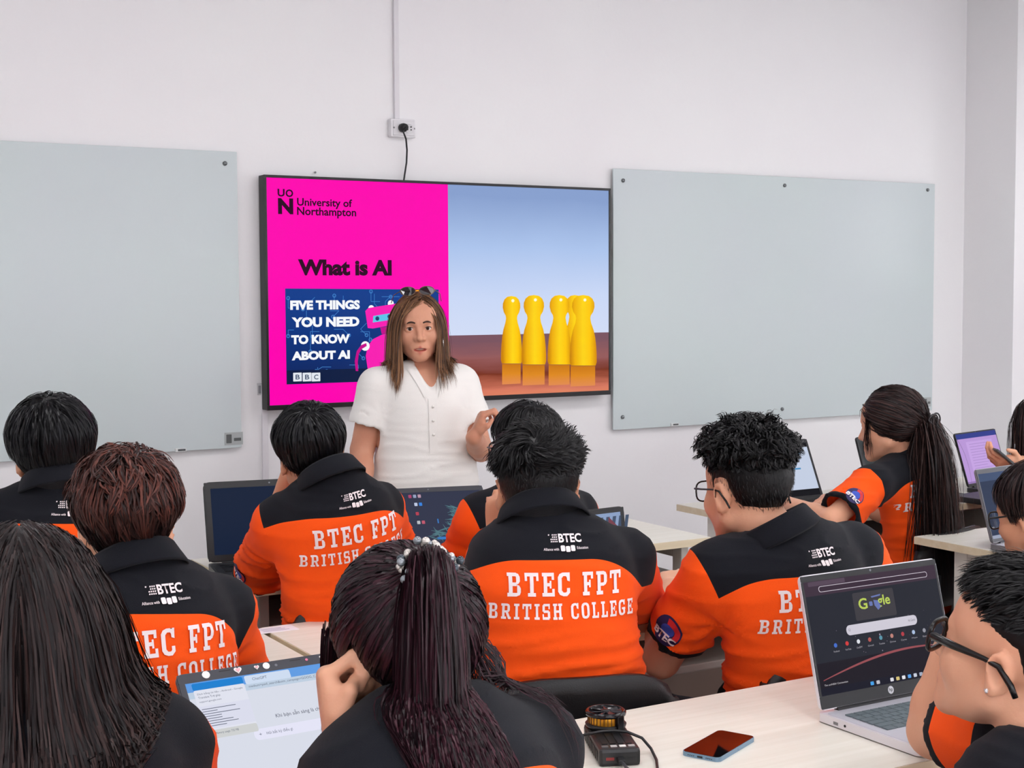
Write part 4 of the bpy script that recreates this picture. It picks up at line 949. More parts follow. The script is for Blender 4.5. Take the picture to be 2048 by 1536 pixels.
# ---- slab serif letters for the shirt print, unit height boxes (x0,y0,x1,y1)
def slab(c):
    t, s = .20, .15    # stem, serif
    Rr = lambda *a: a
    if c == 'B': return .74, [Rr(0, 0, .5, s), Rr(0, 1-s, .48, 1), Rr(.08, 0, .08+t, 1), Rr(.2, .44, .5, .44+s), ('q', [(.46, 0), (.66, .06), (.72, .18), (.72, .34), (.64, .46), (.52, .5), (.52, .38), (.52, .15), (.46, .15)]), ('q', [(.46, .5), (.6, .54), (.68, .64), (.68, .82), (.60, .95), (.44, 1), (.44, .85), (.48, .83), (.48, .62), (.44, .58)])]
    if c == 'T': return .76, [Rr(0, .85, .76, 1), Rr(0, .66, .13, .86), Rr(.63, .66, .76, .86), Rr(.28, 0, .48, 1), Rr(.16, 0, .60, s)]
    if c == 'E': return .70, [Rr(0, 0, .68, s), Rr(0, 1-s, .66, 1), Rr(.08, 0, .08+t, 1), Rr(.2, .43, .46, .43+.14), Rr(.42, .34, .52, .66), Rr(.56, 0, .70, .32), Rr(.54, .70, .68, 1)]
    if c == 'F': return .66, [Rr(0, 0, .42, s), Rr(0, 1-s, .64, 1), Rr(.08, 0, .08+t, 1), Rr(.2, .42, .44, .56), Rr(.40, .33, .50, .65), Rr(.52, .70, .66, 1)]
    if c == 'P': return .70, [Rr(0, 0, .42, s), Rr(0, 1-s, .5, 1), Rr(.08, 0, .08+t, 1), Rr(.2, .36, .5, .50), ('q', [(.46, .36), (.62, .42), (.70, .54), (.70, .82), (.62, .95), (.46, 1), (.46, .85), (.50, .82), (.50, .54), (.46, .50)])]
    if c == 'C': return .72, [('q', [(.30, 0), (.52, 0), (.70, .14), (.70, .34), (.52, .34), (.52, .20), (.46, .15), (.32, .15), (.22, .24), (.0, .20), (.10, .06)]), ('q', [(.0, .18), (.22, .22), (.22, .78), (.0, .82)]), ('q', [(.0, .80), (.22, .76), (.32, .85), (.46, .85), (.52, .80), (.54, .66), (.70, .62), (.70, 1), (.58, 1), (.56, .94), (.48, 1), (.28, 1), (.10, .94)])]
    if c == 'R': return .78, [Rr(0, 0, .40, s), Rr(0, 1-s, .5, 1), Rr(.08, 0, .08+t, 1), Rr(.2, .42, .5, .55), ('q', [(.46, .42), (.62, .46), (.70, .56), (.70, .84), (.62, .96), (.46, 1), (.46, .86), (.50, .82), (.50, .58), (.46, .55)]), ('q', [(.34, .48), (.54, .48), (.70, .15), (.78, .15), (.78, 0), (.56, 0)])]
    if c == 'I': return .44, [Rr(0, 0, .44, s), Rr(0, 1-s, .44, 1), Rr(.12, 0, .32, 1)]
    if c == 'S': return .66, [Rr(.08, 0, .58, .16), Rr(0, .0, .12, .34), Rr(.46, .08, .66, .50), Rr(.10, .42, .56, .58), Rr(.0, .50, .20, .92), Rr(.08, .84, .58, 1), Rr(.52, .66, .64, 1)]
    if c == 'H': return .84, [Rr(0, 0, .38, s), Rr(.46, 0, .84, s), Rr(0, 1-s, .38, 1), Rr(.46, 1-s, .84, 1), Rr(.09, 0, .29, 1), Rr(.55, 0, .75, 1), Rr(.28, .42, .56, .57)]
    if c == 'O': return .76, [('q', [(.26, 0), (.50, 0), (.68, .08), (.76, .24), (.54, .26), (.46, .16), (.30, .16), (.22, .26), (.0, .24), (.08, .08)]), ('q', [(.26, 1), (.08, .92), (.0, .76), (.22, .74), (.30, .84), (.46, .84), (.54, .74), (.76, .76), (.68, .92), (.50, 1)]), Rr(0, .23, .22, .77), Rr(.54, .23, .76, .77)]
    if c == 'L': return .66, [Rr(0, 0, .66, s), Rr(0, 1-s, .40, 1), Rr(.09, 0, .29, 1), Rr(.52, 0, .66, .36)]
    if c == 'G': return .78, [('q', [(.30, 0), (.52, 0), (.74, .12), (.74, .30), (.52, .30), (.52, .20), (.46, .15), (.32, .15), (.22, .24), (.0, .20), (.10, .06)]), Rr(0, .19, .22, .81), ('q', [(.0, .80), (.22, .76), (.32, .85), (.46, .85), (.52, .80), (.54, .68), (.70, .66), (.70, 1), (.58, 1), (.56, .94), (.48, 1), (.28, 1), (.10, .94)]), Rr(.38, .36, .78, .50), Rr(.52, .2, .74, .46)]
    return .4, []
def slab_polys(text, gap=.16, space=.45):
    x = 0; out = []
    for ch in text:
        if ch == ' ': x += space; continue
        w_, ps = slab(ch); letter = []
        for p in ps:
            q = p[1] if p[0] == 'q' else [(p[0], p[1]), (p[2], p[1]), (p[2], p[3]), (p[0], p[3])]
            letter.append([(a+x, b) for a, b in q])
        out.append((ch, letter)); x += w_+gap
    return x-gap, out
def tess(polys, step):
    """polygons -> fine triangles (so that they can follow cloth)"""
    bm = bmesh.new()
    for p in polys:
        try: bm.faces.new([bm.verts.new((a, b, 0)) for a, b in p])
        except ValueError: pass
    bmesh.ops.triangulate(bm, faces=bm.faces)
    for _ in range(3):
        es = [e for e in bm.edges if e.calc_length() > step]
        if not es: break
        bmesh.ops.subdivide_edges(bm, edges=es, cuts=1); bmesh.ops.triangulate(bm, faces=bm.faces)
    bm.verts.index_update()
    V = np.array([v.co[:] for v in bm.verts]); Fc = np.array([[v.index for v in f.verts] for f in bm.faces if len(f.verts) == 3]); bm.free()
    return V, Fc
def project(V2, Fc, origin, u, w_, n, bvh, off=.0016):
    """lay flat print (V2 in metres) on cloth: rays along -n from origin + x*u + y*w_"""
    out = np.zeros((len(V2), 3)); ok = np.zeros(len(V2), bool)
    for i, (a, b) in enumerate(V2[:, :2]):
        o = origin+u*a+w_*b+n*.35
        h = bvh.ray_cast(Vector(o), Vector(-n), .6)
        if h[0] is not None: out[i] = np.array(h[0])+n*off*1.2+np.array(h[1])*off*.4*(1 if np.dot(h[1], n) > 0 else -1); ok[i] = True
    Fc = Fc[ok[Fc].all(1)]
    if len(Fc):      # drop pieces torn over a fold edge
        e = np.max([np.linalg.norm(out[Fc[:, i]]-out[Fc[:, (i+1) % 3]], axis=1) for i in range(3)], 0); e2 = np.max([np.linalg.norm(V2[Fc[:, i]][:, :2]-V2[Fc[:, (i+1) % 3]][:, :2], axis=1) for i in range(3)], 0)
        Fc = Fc[e < e2*2.5+.004]
    return out, Fc

# ---- hair strands
def strands(N, K, Hc, R, sc, mask, length, flow, radius, lift, seed=1, gravity=.25, noise_amt=.25, clump=0.0, nclump=120, avoid=None, tone=None, stiff=.5, curl=None, taper=.35, post=None, prof=None, part=0.0):
    """vectorised guide growth over the skull. All callbacks take head-local root coordinates (units m). Returns pts (n,K+1,3), tone, radius"""
    rs = np.random.RandomState(seed); i = np.arange(int(N*2.2)); ph = i*2.399963; z = 1-2*(i+.5)/len(i); rr = np.sqrt(1-z*z)
    D = np.stack([rr*np.cos(ph), rr*np.sin(ph), z], 1); D += rs.normal(size=D.shape)*.03; D /= np.linalg.norm(D, axis=1)[:, None]
    er = np.array([.0775, .098, .086]); ec = np.array([0, -.014, .036])
    root = ec+D*er; m = mask(root, D); root = root[m]; D = D[m]
    if len(root) > N: k = rs.permutation(len(root))[:N]; root = root[k]; D = D[k]
    n = len(root); L_ = length(root, D)*rs.uniform(.82, 1.12, n); lf = lift(root, D)*rs.uniform(.70, 1.12, n)
    nor = D/er; nor /= np.linalg.norm(nor, axis=1)[:, None]
    g = np.asarray(R).T@np.array([0, 0, -1.0])
    d = flow(root, D); d = d-nor*(d*nor).sum(1)[:, None]; d /= np.linalg.norm(d, axis=1)[:, None]+1e-9
    d = d*(1-stiff*.5)+nor*stiff; d /= np.linalg.norm(d, axis=1)[:, None]
    sgn = np.where(root[:, 0] >= part, 1.0, -1.0); root = root+nor*(lf*.85)[:, None]; P = [root.copy()]; p = root.copy(); nz = rs.normal(size=(n, 3))*noise_amt
    for k in range(K):
        fl = flow(p, None); q = (p-ec)/er; nn = q/er; nn /= np.linalg.norm(nn, axis=1)[:, None]+1e-9
        rad = np.linalg.norm(q, axis=1); near = np.clip(1.6-rad, 0, 1)[:, None]
        fl = fl-nn*(fl*nn).sum(1)[:, None]*near
        fl /= np.linalg.norm(fl, axis=1)[:, None]+1e-9
        gl = g[None]-nn*np.minimum((g[None]*nn).sum(1), 0)[:, None]*near
        d = d*(.55)+fl*.45*near+gl*gravity*(1+k/K)+nz*.25
        if curl is not None:
            a = k*curl[0]+rs.uniform(0, .3, n)+nz[:, 0]*20; d = d+np.stack([np.cos(a), np.sin(a), np.cos(a*.8+1)], 1)*curl[1]
        d /= np.linalg.norm(d, axis=1)[:, None]
        p = p+d*(L_/K)[:, None]
        # keep above the skull by the strand's layer height
        q = (p-ec)/er; rad = np.linalg.norm(q, axis=1)+1e-9; h = lf*min(1, .85+(k+1)/(K*2))
        pr_ = prof(p) if prof is not None else 1.0
        want = 1+h*pr_/.085; ins = rad < want
        if prof is not None:
            far = (rad > want*1.02) & (rad < 1.6); p[far] = p[far]+((ec+q[far]/rad[far][:, None]*want[far][:, None]*er)-p[far])*.6
        p[ins] = (ec+q[ins]/rad[ins][:, None]*want[ins][:, None]*er)
        if avoid is not None and k > K*.2:
            W_ = (np.asarray(Hc)+(p*sc)@np.asarray(R).T).astype(f32); dv = avoid(W_); b = dv < .004
            if b.any():
                Wb = W_[b]; e = 1e-3; gr = np.stack([avoid(Wb+A3(v)*f32(e))-dv[b] for v in np.eye(3)], 1)/e; gr /= np.linalg.norm(gr, axis=1)[:, None]+1e-9
                Wb = Wb+gr*(.004+rs.uniform(0, .012, len(Wb))-dv[b])[:, None]; p[b] = ((Wb-np.asarray(Hc))@np.asarray(R))/sc
        if post is not None: p = post(p, sgn)
        P.append(p.copy())
    P = np.stack(P, 1)
    if clump > 0:
        gi = rs.permutation(n)[:min(nclump, n)]; dd = ((root[:, None]-root[gi][None])**2).sum(2); own = gi[dd.argmin(1)]
        tt = np.linspace(0, 1, K+1)[None, :, None]**1.2
        P = P+(P[own]-P)*tt*clump*np.clip(rs.normal(1, .25, n), .3, 1.2)[:, None, None]
        if post is not None: P = post(P.reshape(-1, 3), np.repeat(sgn, P.shape[1])).reshape(P.shape)
    tn = tone(root, rs) if tone is not None else rs.uniform(0, 1, n)**2*.7
    Wp = np.asarray(Hc)+(P*sc)@np.asarray(R).T
    return Wp, tn, radius*rs.uniform(.7, 1.25, n), nor@np.asarray(R).T
def strand_mesh(name, Wp, tn, rad, nor, m, parent, taper=.35, flat=.55):
    n, K1, _ = Wp.shape
    t = np.gradient(Wp, axis=1); t /= np.linalg.norm(t, axis=2)[..., None]+1e-9
    c = Wp-Wp.mean((0, 1)); ref = nor[:, None, :]+0*t
    s = np.cross(t, ref); s /= np.linalg.norm(s, axis=2)[..., None]+1e-9; q = np.cross(s, t)
    tt = np.linspace(0, 1, K1); w = (np.clip(1-(tt-.45)/.55, 0, 1)**.7*(1-taper)+taper*np.clip((1-tt)*8, .12, 1)); w[0] *= .8
    r = rad[:, None, None]*w[None, :, None]
    rl = np.random.RandomState(n).uniform(-.65, .65, n)[:, None, None]; s = s*np.cos(rl)+q*np.sin(rl)      # each ribbon rolls a little
    V = np.stack([Wp-s*r, Wp+s*r], 2)
    Vv = V.reshape(-1, 3); base = (np.arange(n)[:, None]*K1+np.arange(K1-1)[None])*2
    FF = np.stack([base, base+2, base+3, base+1], -1).reshape(-1, 4)
    tone = np.broadcast_to((tn[:, None]*(.85+.15*tt[None]))[..., None], (n, K1, 2))
    return np_mesh(name, Vv, FF, m, parent, True, {'tone': np.ascontiguousarray(tone).ravel()})
def lerp(a, b, t): return np.asarray(a, float)*(1-t)+np.asarray(b, float)*t
HL_Y = [-.13, -.05, -.040, -.030, .012, .018, .034, .042, .07, .11]
HL_Z = [-.066, -.058, -.01, .026, .028, -.004, -.002, .052, .080, .092]
def hairline(q, dz=0.0): return np.interp(q[:, 1], HL_Y, HL_Z)+dz
class Person: pass
def make_person(label, S, root_name='person', group=None):
    """S: joints in world space and looks -> body, clothing, hair parts under one root"""
    p = Person(); p.S = S
    sc = S.get('sc', 1.0); R = head_rot(S['yaw'], S.get('pitch', 0), S.get('roll', 0)); Hc = np.asarray(S['hc'], float)
    nb, sl, sr, pv = [np.asarray(S[k], float) for k in ('nb', 'sl', 'sr', 'pv')]
    u = nrm(sr-sl); up = nrm(nb-pv); up = nrm(up-u*(up@u)); fw = np.cross(up, u)
    p.R, p.Hc, p.u, p.up, p.fw, p.sc = R, Hc, u, up, fw, sc
    RT = np.stack([u, fw, up], 1)
    bw, bd = S.get('bw', .165), S.get('bd', .115); bend = S.get('bend', .03)
    ctrl = lerp(pv, nb, .55)-fw*bend*2
    def spine(t): return pv*(1-t)**2+2*ctrl*t*(1-t)+nb*t*t
    # local frame of the upper back
    up2 = nrm(spine(.96)-spine(.62)); fw2 = np.cross(up2, u); fw2 = nrm(fw2); RT2 = np.stack([u, fw2, np.cross(u, fw2)], 1)
    p.up2, p.fw2, p.spine = np.cross(u, fw2), fw2, spine
    E = {'l': np.asarray(S['el'], float), 'r': np.asarray(S['er'], float)}; Wr = {'l': np.asarray(S['wl'], float), 'r': np.asarray(S['wr'], float)}; Sh = {'l': sl, 'r': sr}
    ar = S.get('arm', 1.0); sf = S.get('sleeve', .74)
    neck_top = Hc+R@np.array([0, -.022, -.045])*sc
    root = thing(root_name, (pv[0], pv[1], 0), label, 'person', group); p.root = root
    O = np.array(root.location, float)
    def core_t(P):
        d = ell(P, spine(.12), (bw*S.get('hipw', .98), bd*1.06, .16), RT)
        d = smin(d, ell(P, spine(.42), (bw*S.get('waist', .95), bd*1.0, .17), RT), .06)
        d = smin(d, ell(P, spine(.72), (bw*.97, bd*1.0, .16), RT2), .06)
        return d
    gr = S.get('girdle', .056)
    def torso(P):
        d = core_t(P)
        d = smin(d, rcone(P, sl, sr, gr, gr), .07)
        for s_ in (sl, sr): d = smin(d, rcone(P, nb-up2*.012, lerp(nb, s_, .85)-up2*.004, .054, gr-.006), .04)
        return d
    # ---------------- skin
    hf = head_fn(Hc, R, sc, S.get('face', True), S.get('mouth', 0), S.get('fem', False), S.get('hw', 1.0), S.get('ears', True))
    arms = []
    hands = []
    for k, sgn in (('l', -1), ('r', 1)):
        fa = nrm(Wr[k]-E[k])
        arms += [(Sh[k], E[k], .046*ar, .038*ar, .03), (E[k], lerp(E[k], Wr[k], .35), .037*ar, .038*ar, .02), (lerp(E[k], Wr[k], .3), Wr[k], .038*ar, .0255*ar, .02), (Wr[k]-fa*.02, Wr[k]+fa*.012, .0255*ar, .0235*ar, .012)]
        hp = S.get('hand_'+k)
        if hp:
            pose, palm = hp[0], hp[1]; ydir = hp[2] if len(hp) > 2 else None
            if ydir is None: HR = arm_frame(E[k], Wr[k], palm)
            else: HR = arm_frame(Wr[k]-np.asarray(ydir, float), Wr[k], palm)
            # side: thumb at +x*side
            hands.append((Wr[k], hand_prims(Wr[k]+HR[:, 1]*.008, HR, -sgn, pose, S.get('hsc', .95))))
    neck_r = S.get('neck', .054)
    core = [(spine(.1), spine(.5), .07, .07), (spine(.5), spine(.82), .07, .062), (spine(.82), nb-up2*.02, .062, .044), (lerp(sl, sr, .08), lerp(sl, sr, .92), .036, .036)]
    hr = .2*sc
    def skin(P):
        out = np.full(len(P), 1e3, f32)
        m = ((P-A3(Hc))**2).sum(1) < (hr+.03)**2
        if m.any(): out[m] = hf(P[m])
        d2 = np.sqrt(((P-A3(Hc))**2).sum(1))-hr; out[~m] = np.minimum(out[~m], d2[~m]+.03)
        d = rcone(P, nb-up2*.03, neck_top, neck_r+.004, neck_r-.003)
        for c in core: d = smin(d, rcone(P, *c), .03)
        if S.get('vneck'): d = smin(d, torso(P)+.011, .02)
        out = smin(out, d, .022)
        da = None
        for a, b, ra, rb, k in arms:
            q = rcone(P, a, b, ra, rb); da = q if da is None else smin(da, q, k*.6)
        out = smin(out, da, .02)
        for c0, pr in hands:
            cc = A3(np.mean([x[1] for x in pr], 0)); dd = np.sqrt(((P-cc)**2).sum(1)); mm = dd < .16
            if mm.any():
                Q = P[mm]; d = None
                for a, b, ra, rb, k in pr:
                    q = rcone(Q, a, b, ra, rb); d = q if d is None else smin(d, q, k)
                out[mm] = smin(out[mm], d, .012)
        return out
    pts = [Hc-.14*sc, Hc+.14*sc, nb, sl, sr, spine(.1), E['l'], E['r'], Wr['l'], Wr['r']]+[x[1] for h in hands for x in h[1]]
    lo, hi = box_of(pts, .10); h0 = S.get('res', .0085); hf_ = S.get('hres', .0048)
    fine = [[], [], []]
    fb = []
    if S.get('fine_head', False): fb.append((Hc-.135*sc, Hc+.135*sc, hf_))
    for c0, pr in hands:
        if S.get('fine_hand', False):
            a, b = box_of([x[0] for x in pr]+[x[1] for x in pr], .016); fb.append((a, b, S.get('hand_res', .0045)))
    for a, b, hh in fb:
        for i in range(3): fine[i].append((a[i], b[i], hh))
    V, Fq = snet(skin, *[axis(lo[i], hi[i], h0, fine[i]) for i in range(3)])
    V = relax(V, Fq, 1, .3)
    # lip attribute
    q = ((V-A3(Hc))@R.astype(f32))/sc; q[:, 0] = np.abs(q[:, 0]); mo = S.get('mouth', 0)
    lip = np.zeros(len(V), f32)
    if S.get('face', True):
        dl = np.minimum(rcone(q, (0, .1005, -.0635), (.021, .091, -.0673), .006, .0035), rcone(q, (0, .0995, -.0745-mo), (.021, .090, -.069-mo*.4), .0068, .0035))
        lip = np.clip(1-(dl+.001)/.0035, 0, 1)*S.get('lipstick', .8)
    p.skinV = V
    skin_o = np_mesh('body', V-O, Fq, S.get('skin', SK_A), root, True, {'lip': lip}); p.body = skin_o
    # ---------------- eyes, brows
    if S.get('eyes', False):
        for s in (-1, 1):
            ce = Hc+R@(np.array([s*.032, .078, .005]))*sc-O
            me = bpy.data.meshes.new('eye'); bm = bmesh.new(); bmesh.ops.create_uvsphere(bm, u_segments=24, v_segments=16, radius=.0134*sc); bm.to_mesh(me); bm.free()
            look = nrm(R@np.array([S.get('gaze', (0, 0))[0], 1.0, S.get('gaze', (0, 0))[1]]))
            zz = Vector(look); e = link('eye', me, mat('eye_white', rgb(232, 226, 222), .25), root, True); e.location = ce; e.rotation_euler = zz.to_track_quat('Z', 'Y').to_euler()
            lathe('iris', [(.0064*sc, .0116*sc), (.0062*sc, .0124*sc), (.003*sc, .0132*sc)], mat('iris_brown', rgb(70, 42, 30), .2), e, 20)
            lathe('pupil', [(.0030*sc, .0124*sc), (.0028*sc, .0134*sc)], mat('pupil_black', rgb(8, 8, 8), .1), e, 16)
    if S.get('eyes', False):
        for s in (-1, 1):
            bp = []
            for t in np.linspace(-1, 1, 9):
                ang_ = t*.95; bp.append(Hc+R@np.array([s*.0325+.0145*math.sin(ang_)*1.0, .0785+.0150*math.cos(ang_)*.98, .0052+.0056*math.cos(t*1.45)])*sc-O)
            tube('eyelash', bp, [.0006+.0007*math.cos(t*1.3) for t in np.linspace(-1, 1, 9)], mat('lash_dark', rgb(34, 24, 22), .7), root, 6)
    if S.get('brow'):
        for s in (-1, 1):
            bp = []
            for t in np.linspace(0, 1, 9):
                loc = np.array([s*(.014+.036*t), .0985-.017*t*t+.0005, .0225+.0085*math.sin(math.pi*min(1, t*.85+.10))-.004*t])
                bp.append(Hc+R@loc*sc-O)
            tube('eyebrow', bp, [.0016+.0018*math.sin(math.pi*(.15+.8*t)) for t in np.linspace(0, 1, 9)], S['brow'], root, 8)
    # ---------------- shirt
    slv, arm_hole, cuts = {}, {}, {}
    sr0, sr1 = S.get('slr', (.066, .066))
    for k in 'lr':
        ax = nrm(E[k]-Sh[k]); ln_ = np.linalg.norm(E[k]-Sh[k]); c = Sh[k]+ax*ln_*sf; cuts[k] = (c, ax)
    def sleeve(P, k):
        c, ax = cuts[k]; d = rcone(P, Sh[k], c+ax*.03, sr0, sr1); return np.maximum(d, (P-A3(c))@A3(ax))
    def shirt(P):
        d = torso(P)
        for k in 'lr': d = smin(d, sleeve(P, k), S.get('armpit', .035))
        for k in 'lr':
            c, ax = cuts[k]; hole = np.maximum(rcone(P, lerp(Sh[k], c, .45), c+ax*.06, sr1-.015, sr1-.013), -((P-A3(c-ax*.05))@A3(ax)))
            d = np.maximum(d, -hole)
        d = np.maximum(d, -rcone(P, nb+up2*.055, neck_top+up2*.02, neck_r+.010, neck_r+.016))
        if S.get('vneck'): d = smax(d, -rcone(P, nb+fw*.07+up*.03, nb+fw*.150-up*S['vneck'], .050, .003), .004)
        return np.maximum(d, -((P-A3(spine(0)-up*S.get('hem', .07)))@A3(up)))
    pts = [nb, sl, sr, spine(0)-up*.1, spine(.4)-fw*bd, spine(.4)+fw*bd, spine(.4)+u*bw, spine(.4)-u*bw, cuts['l'][0], cuts['r'][0]]
    lo, hi = box_of(pts, .09); hs = S.get('sres', .0075)
    V, Fq = snet(shirt, *[axis(lo[i], hi[i], hs) for i in range(3)]); V = relax(V, Fq, 2, .5)
    # folds
    N_ = vnormals(V, Fq); loc = (V-A3(nb))@RT.astype(f32); seed = S.get('seed', 1)
    qf = loc*A3((9, 9, 80)); wr_ = noise3(qf+noise3(loc, 9, seed)[:, None]*1.6, 1.0, seed); wr2 = noise3(loc*A3((16, 16, 30)), 1.0, seed+3)
    low = np.clip((-loc[:, 2]-.13)/.20, 0, 1)
    amp = .0012*min(1.0, S.get('fold', 1.0))+S.get('fold', 1.0)*(.0060*low+.0010)
    disp = (1-np.abs(wr_))**3*amp*1.7+wr2*.0020
    for k in 'lr':          # pull folds around the armpit and along the sleeve
        ap = Sh[k]-up*.10; dd = np.sqrt(((V-A3(ap))**2).sum(1)); rel = (V-A3(ap)); ang = np.arctan2(rel@A3(up), rel@A3(u)*(1 if k == 'r' else -1))
        disp += .0042*S.get('fold', 1.0)*np.exp(-(dd/.10)**2)*np.sin(ang*7+seed+dd*12)
    V = (V+N_*disp[:, None]).astype(f32); Ft = tris(Fq)
    fall = lambda Q: {k: np.minimum((Q-A3(Sh[k]))@A3(nrm((u if k == 'r' else -u)*.8+nrm(E[k]-Sh[k])*.5))+S.get('seam', -.022), core_t(Q)-sleeve(Q, k)+.012) for k in 'lr'}
    sm = fall(V); M1, M2 = S.get('mat_body', M_or), S.get('mat_yoke', M_bk); Mslv = S.get('mat_sleeve', M1)
    bodyV, bodyF = V, Ft; p.bvh = BVHTree.FromPolygons([tuple(x) for x in V.tolist()], Ft.tolist())
    p.shirtV = V
    s_sl = np.maximum(sm['l'], sm['r'])
    (Vs, Fs), (Vb, Fb) = split(V, Ft, s_sl)
    # sleeves (two), each with its cuff
    side = (Vs-A3((sl+sr)/2))@A3(u)
    for k, sgn in (('l', -1), ('r', 1)):
        keep = (side[Fs]*sgn > 0).all(1)
        if not keep.any(): continue
        F1 = Fs[keep]; uq, inv = np.unique(F1, return_inverse=True); V1 = Vs[uq]; F1 = inv.reshape(-1, 3)
        c, ax = cuts[k]; sc_ = (V1-A3(c))@A3(ax)+S.get('cuffw', .019)
        if S.get('cuff', True) and (sc_ > 0).any():
            (Vc, Fc_), (V2, F2) = split(V1, F1, sc_)
            so_ = np_mesh('sleeve', V2-O, F2, Mslv, root); np_mesh('cuff', Vc-O, Fc_, M2, so_)
        else: so_ = np_mesh('sleeve', V1-O, F1, Mslv, root)
        setattr(p, 'sleeve_'+k, so_)
    if S.get('yoke', True):
        lb_ = (Vb-A3(nb))@RT2.astype(f32); yk = S.get('yoke_drop', .075)
        sy = lb_[:, 2]+yk+.05*np.clip((np.abs(lb_[:, 0])-.07)/.12, 0, 1.2)**2
        (Vy, Fy), (Vb, Fb) = split(Vb, Fb, sy)
        np_mesh('yoke', Vy-O, Fy, M2, root)
    sh_o = np_mesh('shirt', Vb-O, Fb, M1, root); p.shirt = sh_o
    # ---------------- collar
    if S.get('collar', True):
        ca = nrm(neck_top-(nb-up2*.01)); ca = nrm(ca*.35+up2*.65); cf = nrm(fw2-ca*(fw2@ca)); cr = np.cross(cf, ca); cr = nrm(cr)
        cc = nb+ca*S.get('collar_lift', .000)+(neck_top-nb)*.12; n = 44; prof = [(.006, -.022), (.003, .018), (.006, .032), (.010, .036), (.015, .031), (.022, .014), (.031, -.006), (.029, -.011), (.020, .004), (.011, .018)]
        V_, F_ = [], []; Rn = neck_r+.008
        a0 = math.radians(14)
        for i in range(n+1):
            a = a0+(2*math.pi-2*a0)*i/n; dr = math.sin(a)*cr+math.cos(a)*cf   # a=0 front
            back = (1-math.cos(a))/2
            for (pr_, pz) in prof: V_.append(cc+dr*(Rn*(1.0+.05*abs(math.sin(a)))+pr_*(1.0+.15*(1-back)))+ca*(pz*(.85+.25*back)-.016*(1-back)))
        k_ = len(prof)
        for i in range(n):
            for j in range(k_): F_.append((i*k_+j, (i+1)*k_+j, (i+1)*k_+(j+1) % k_, i*k_+(j+1) % k_))
        np_mesh('collar', np.array(V_)-O, F_, S.get('mat_collar', M2), root)
    # ---------------- trousers and shoes
    if S.get('legs', True):
        hip = {k: spine(0)+u*(.09 if k == 'r' else -.09)-up*.03 for k in 'lr'}
        if S.get('stand'):
            kn = {k: np.array([hip[k][0], hip[k][1], .47]) for k in 'lr'}; an = {k: np.array([hip[k][0], hip[k][1], .09]) for k in 'lr'}; fd = nrm(np.array([fw[0], fw[1], 0]))
        else:
            fd = nrm(np.array([fw[0], fw[1], 0])); kn = {k: np.array([*(hip[k]+fd*.40+(u if k == 'r' else -u)*.04)[:2], .515]) for k in 'lr'}; an = {k: np.array([*(kn[k]-fd*.04)[:2], .09]) for k in 'lr'}
            hip = {k: np.array([hip[k][0], hip[k][1], .545]) for k in 'lr'}
        def trou(P):
            d = ell(P, (hip['l']+hip['r'])/2, (.165, .13, .088), RT) if not S.get('stand') else ell(P, (hip['l']+hip['r'])/2, (.18, .13, .14), RT)
            for k in 'lr':
                d = smin(d, rcone(P, hip[k], kn[k], .080, .058), .04); d = smin(d, rcone(P, kn[k], an[k], .060, .050), .03)
            return np.maximum(d, .07-P[:, 2])
        lo, hi = box_of(list(hip.values())+list(kn.values())+list(an.values()), .2)
        V, Fq = snet(trou, *[axis(lo[i], hi[i], .021) for i in range(3)]); np_mesh('trousers', V-O, Fq, S.get('mat_trouser', M_trouser), root)
        for k in 'lr':
            def shoe(P, k=k):
                b = np.array([an[k][0], an[k][1], .04]); d = smin(rcone(P, b-fd*.04, b+fd*.15, .045, .038), rcone(P, b, b+np.array([0, 0, .06]), .045, .04), .03); return np.maximum(d, .002-P[:, 2])
            lo, hi = box_of([an[k]-fd*.1, an[k]+fd*.2], .1); lo[2] = -.02
            V, Fq = snet(shoe, *[axis(lo[i], hi[i], .012) for i in range(3)]); np_mesh('shoe', V-O, Fq, M_shoe, root)
    # collision field for hair
    p.avoid = lambda P: np.minimum(torso(P), np.minimum(sleeve(P, 'l'), sleeve(P, 'r')))-.006
    p.O = O; p.Sh = Sh; p.cuts = cuts; p.nb = nb; p.sleeve_fn = sleeve; p.RT2 = RT2; p.hf = hf
    return p

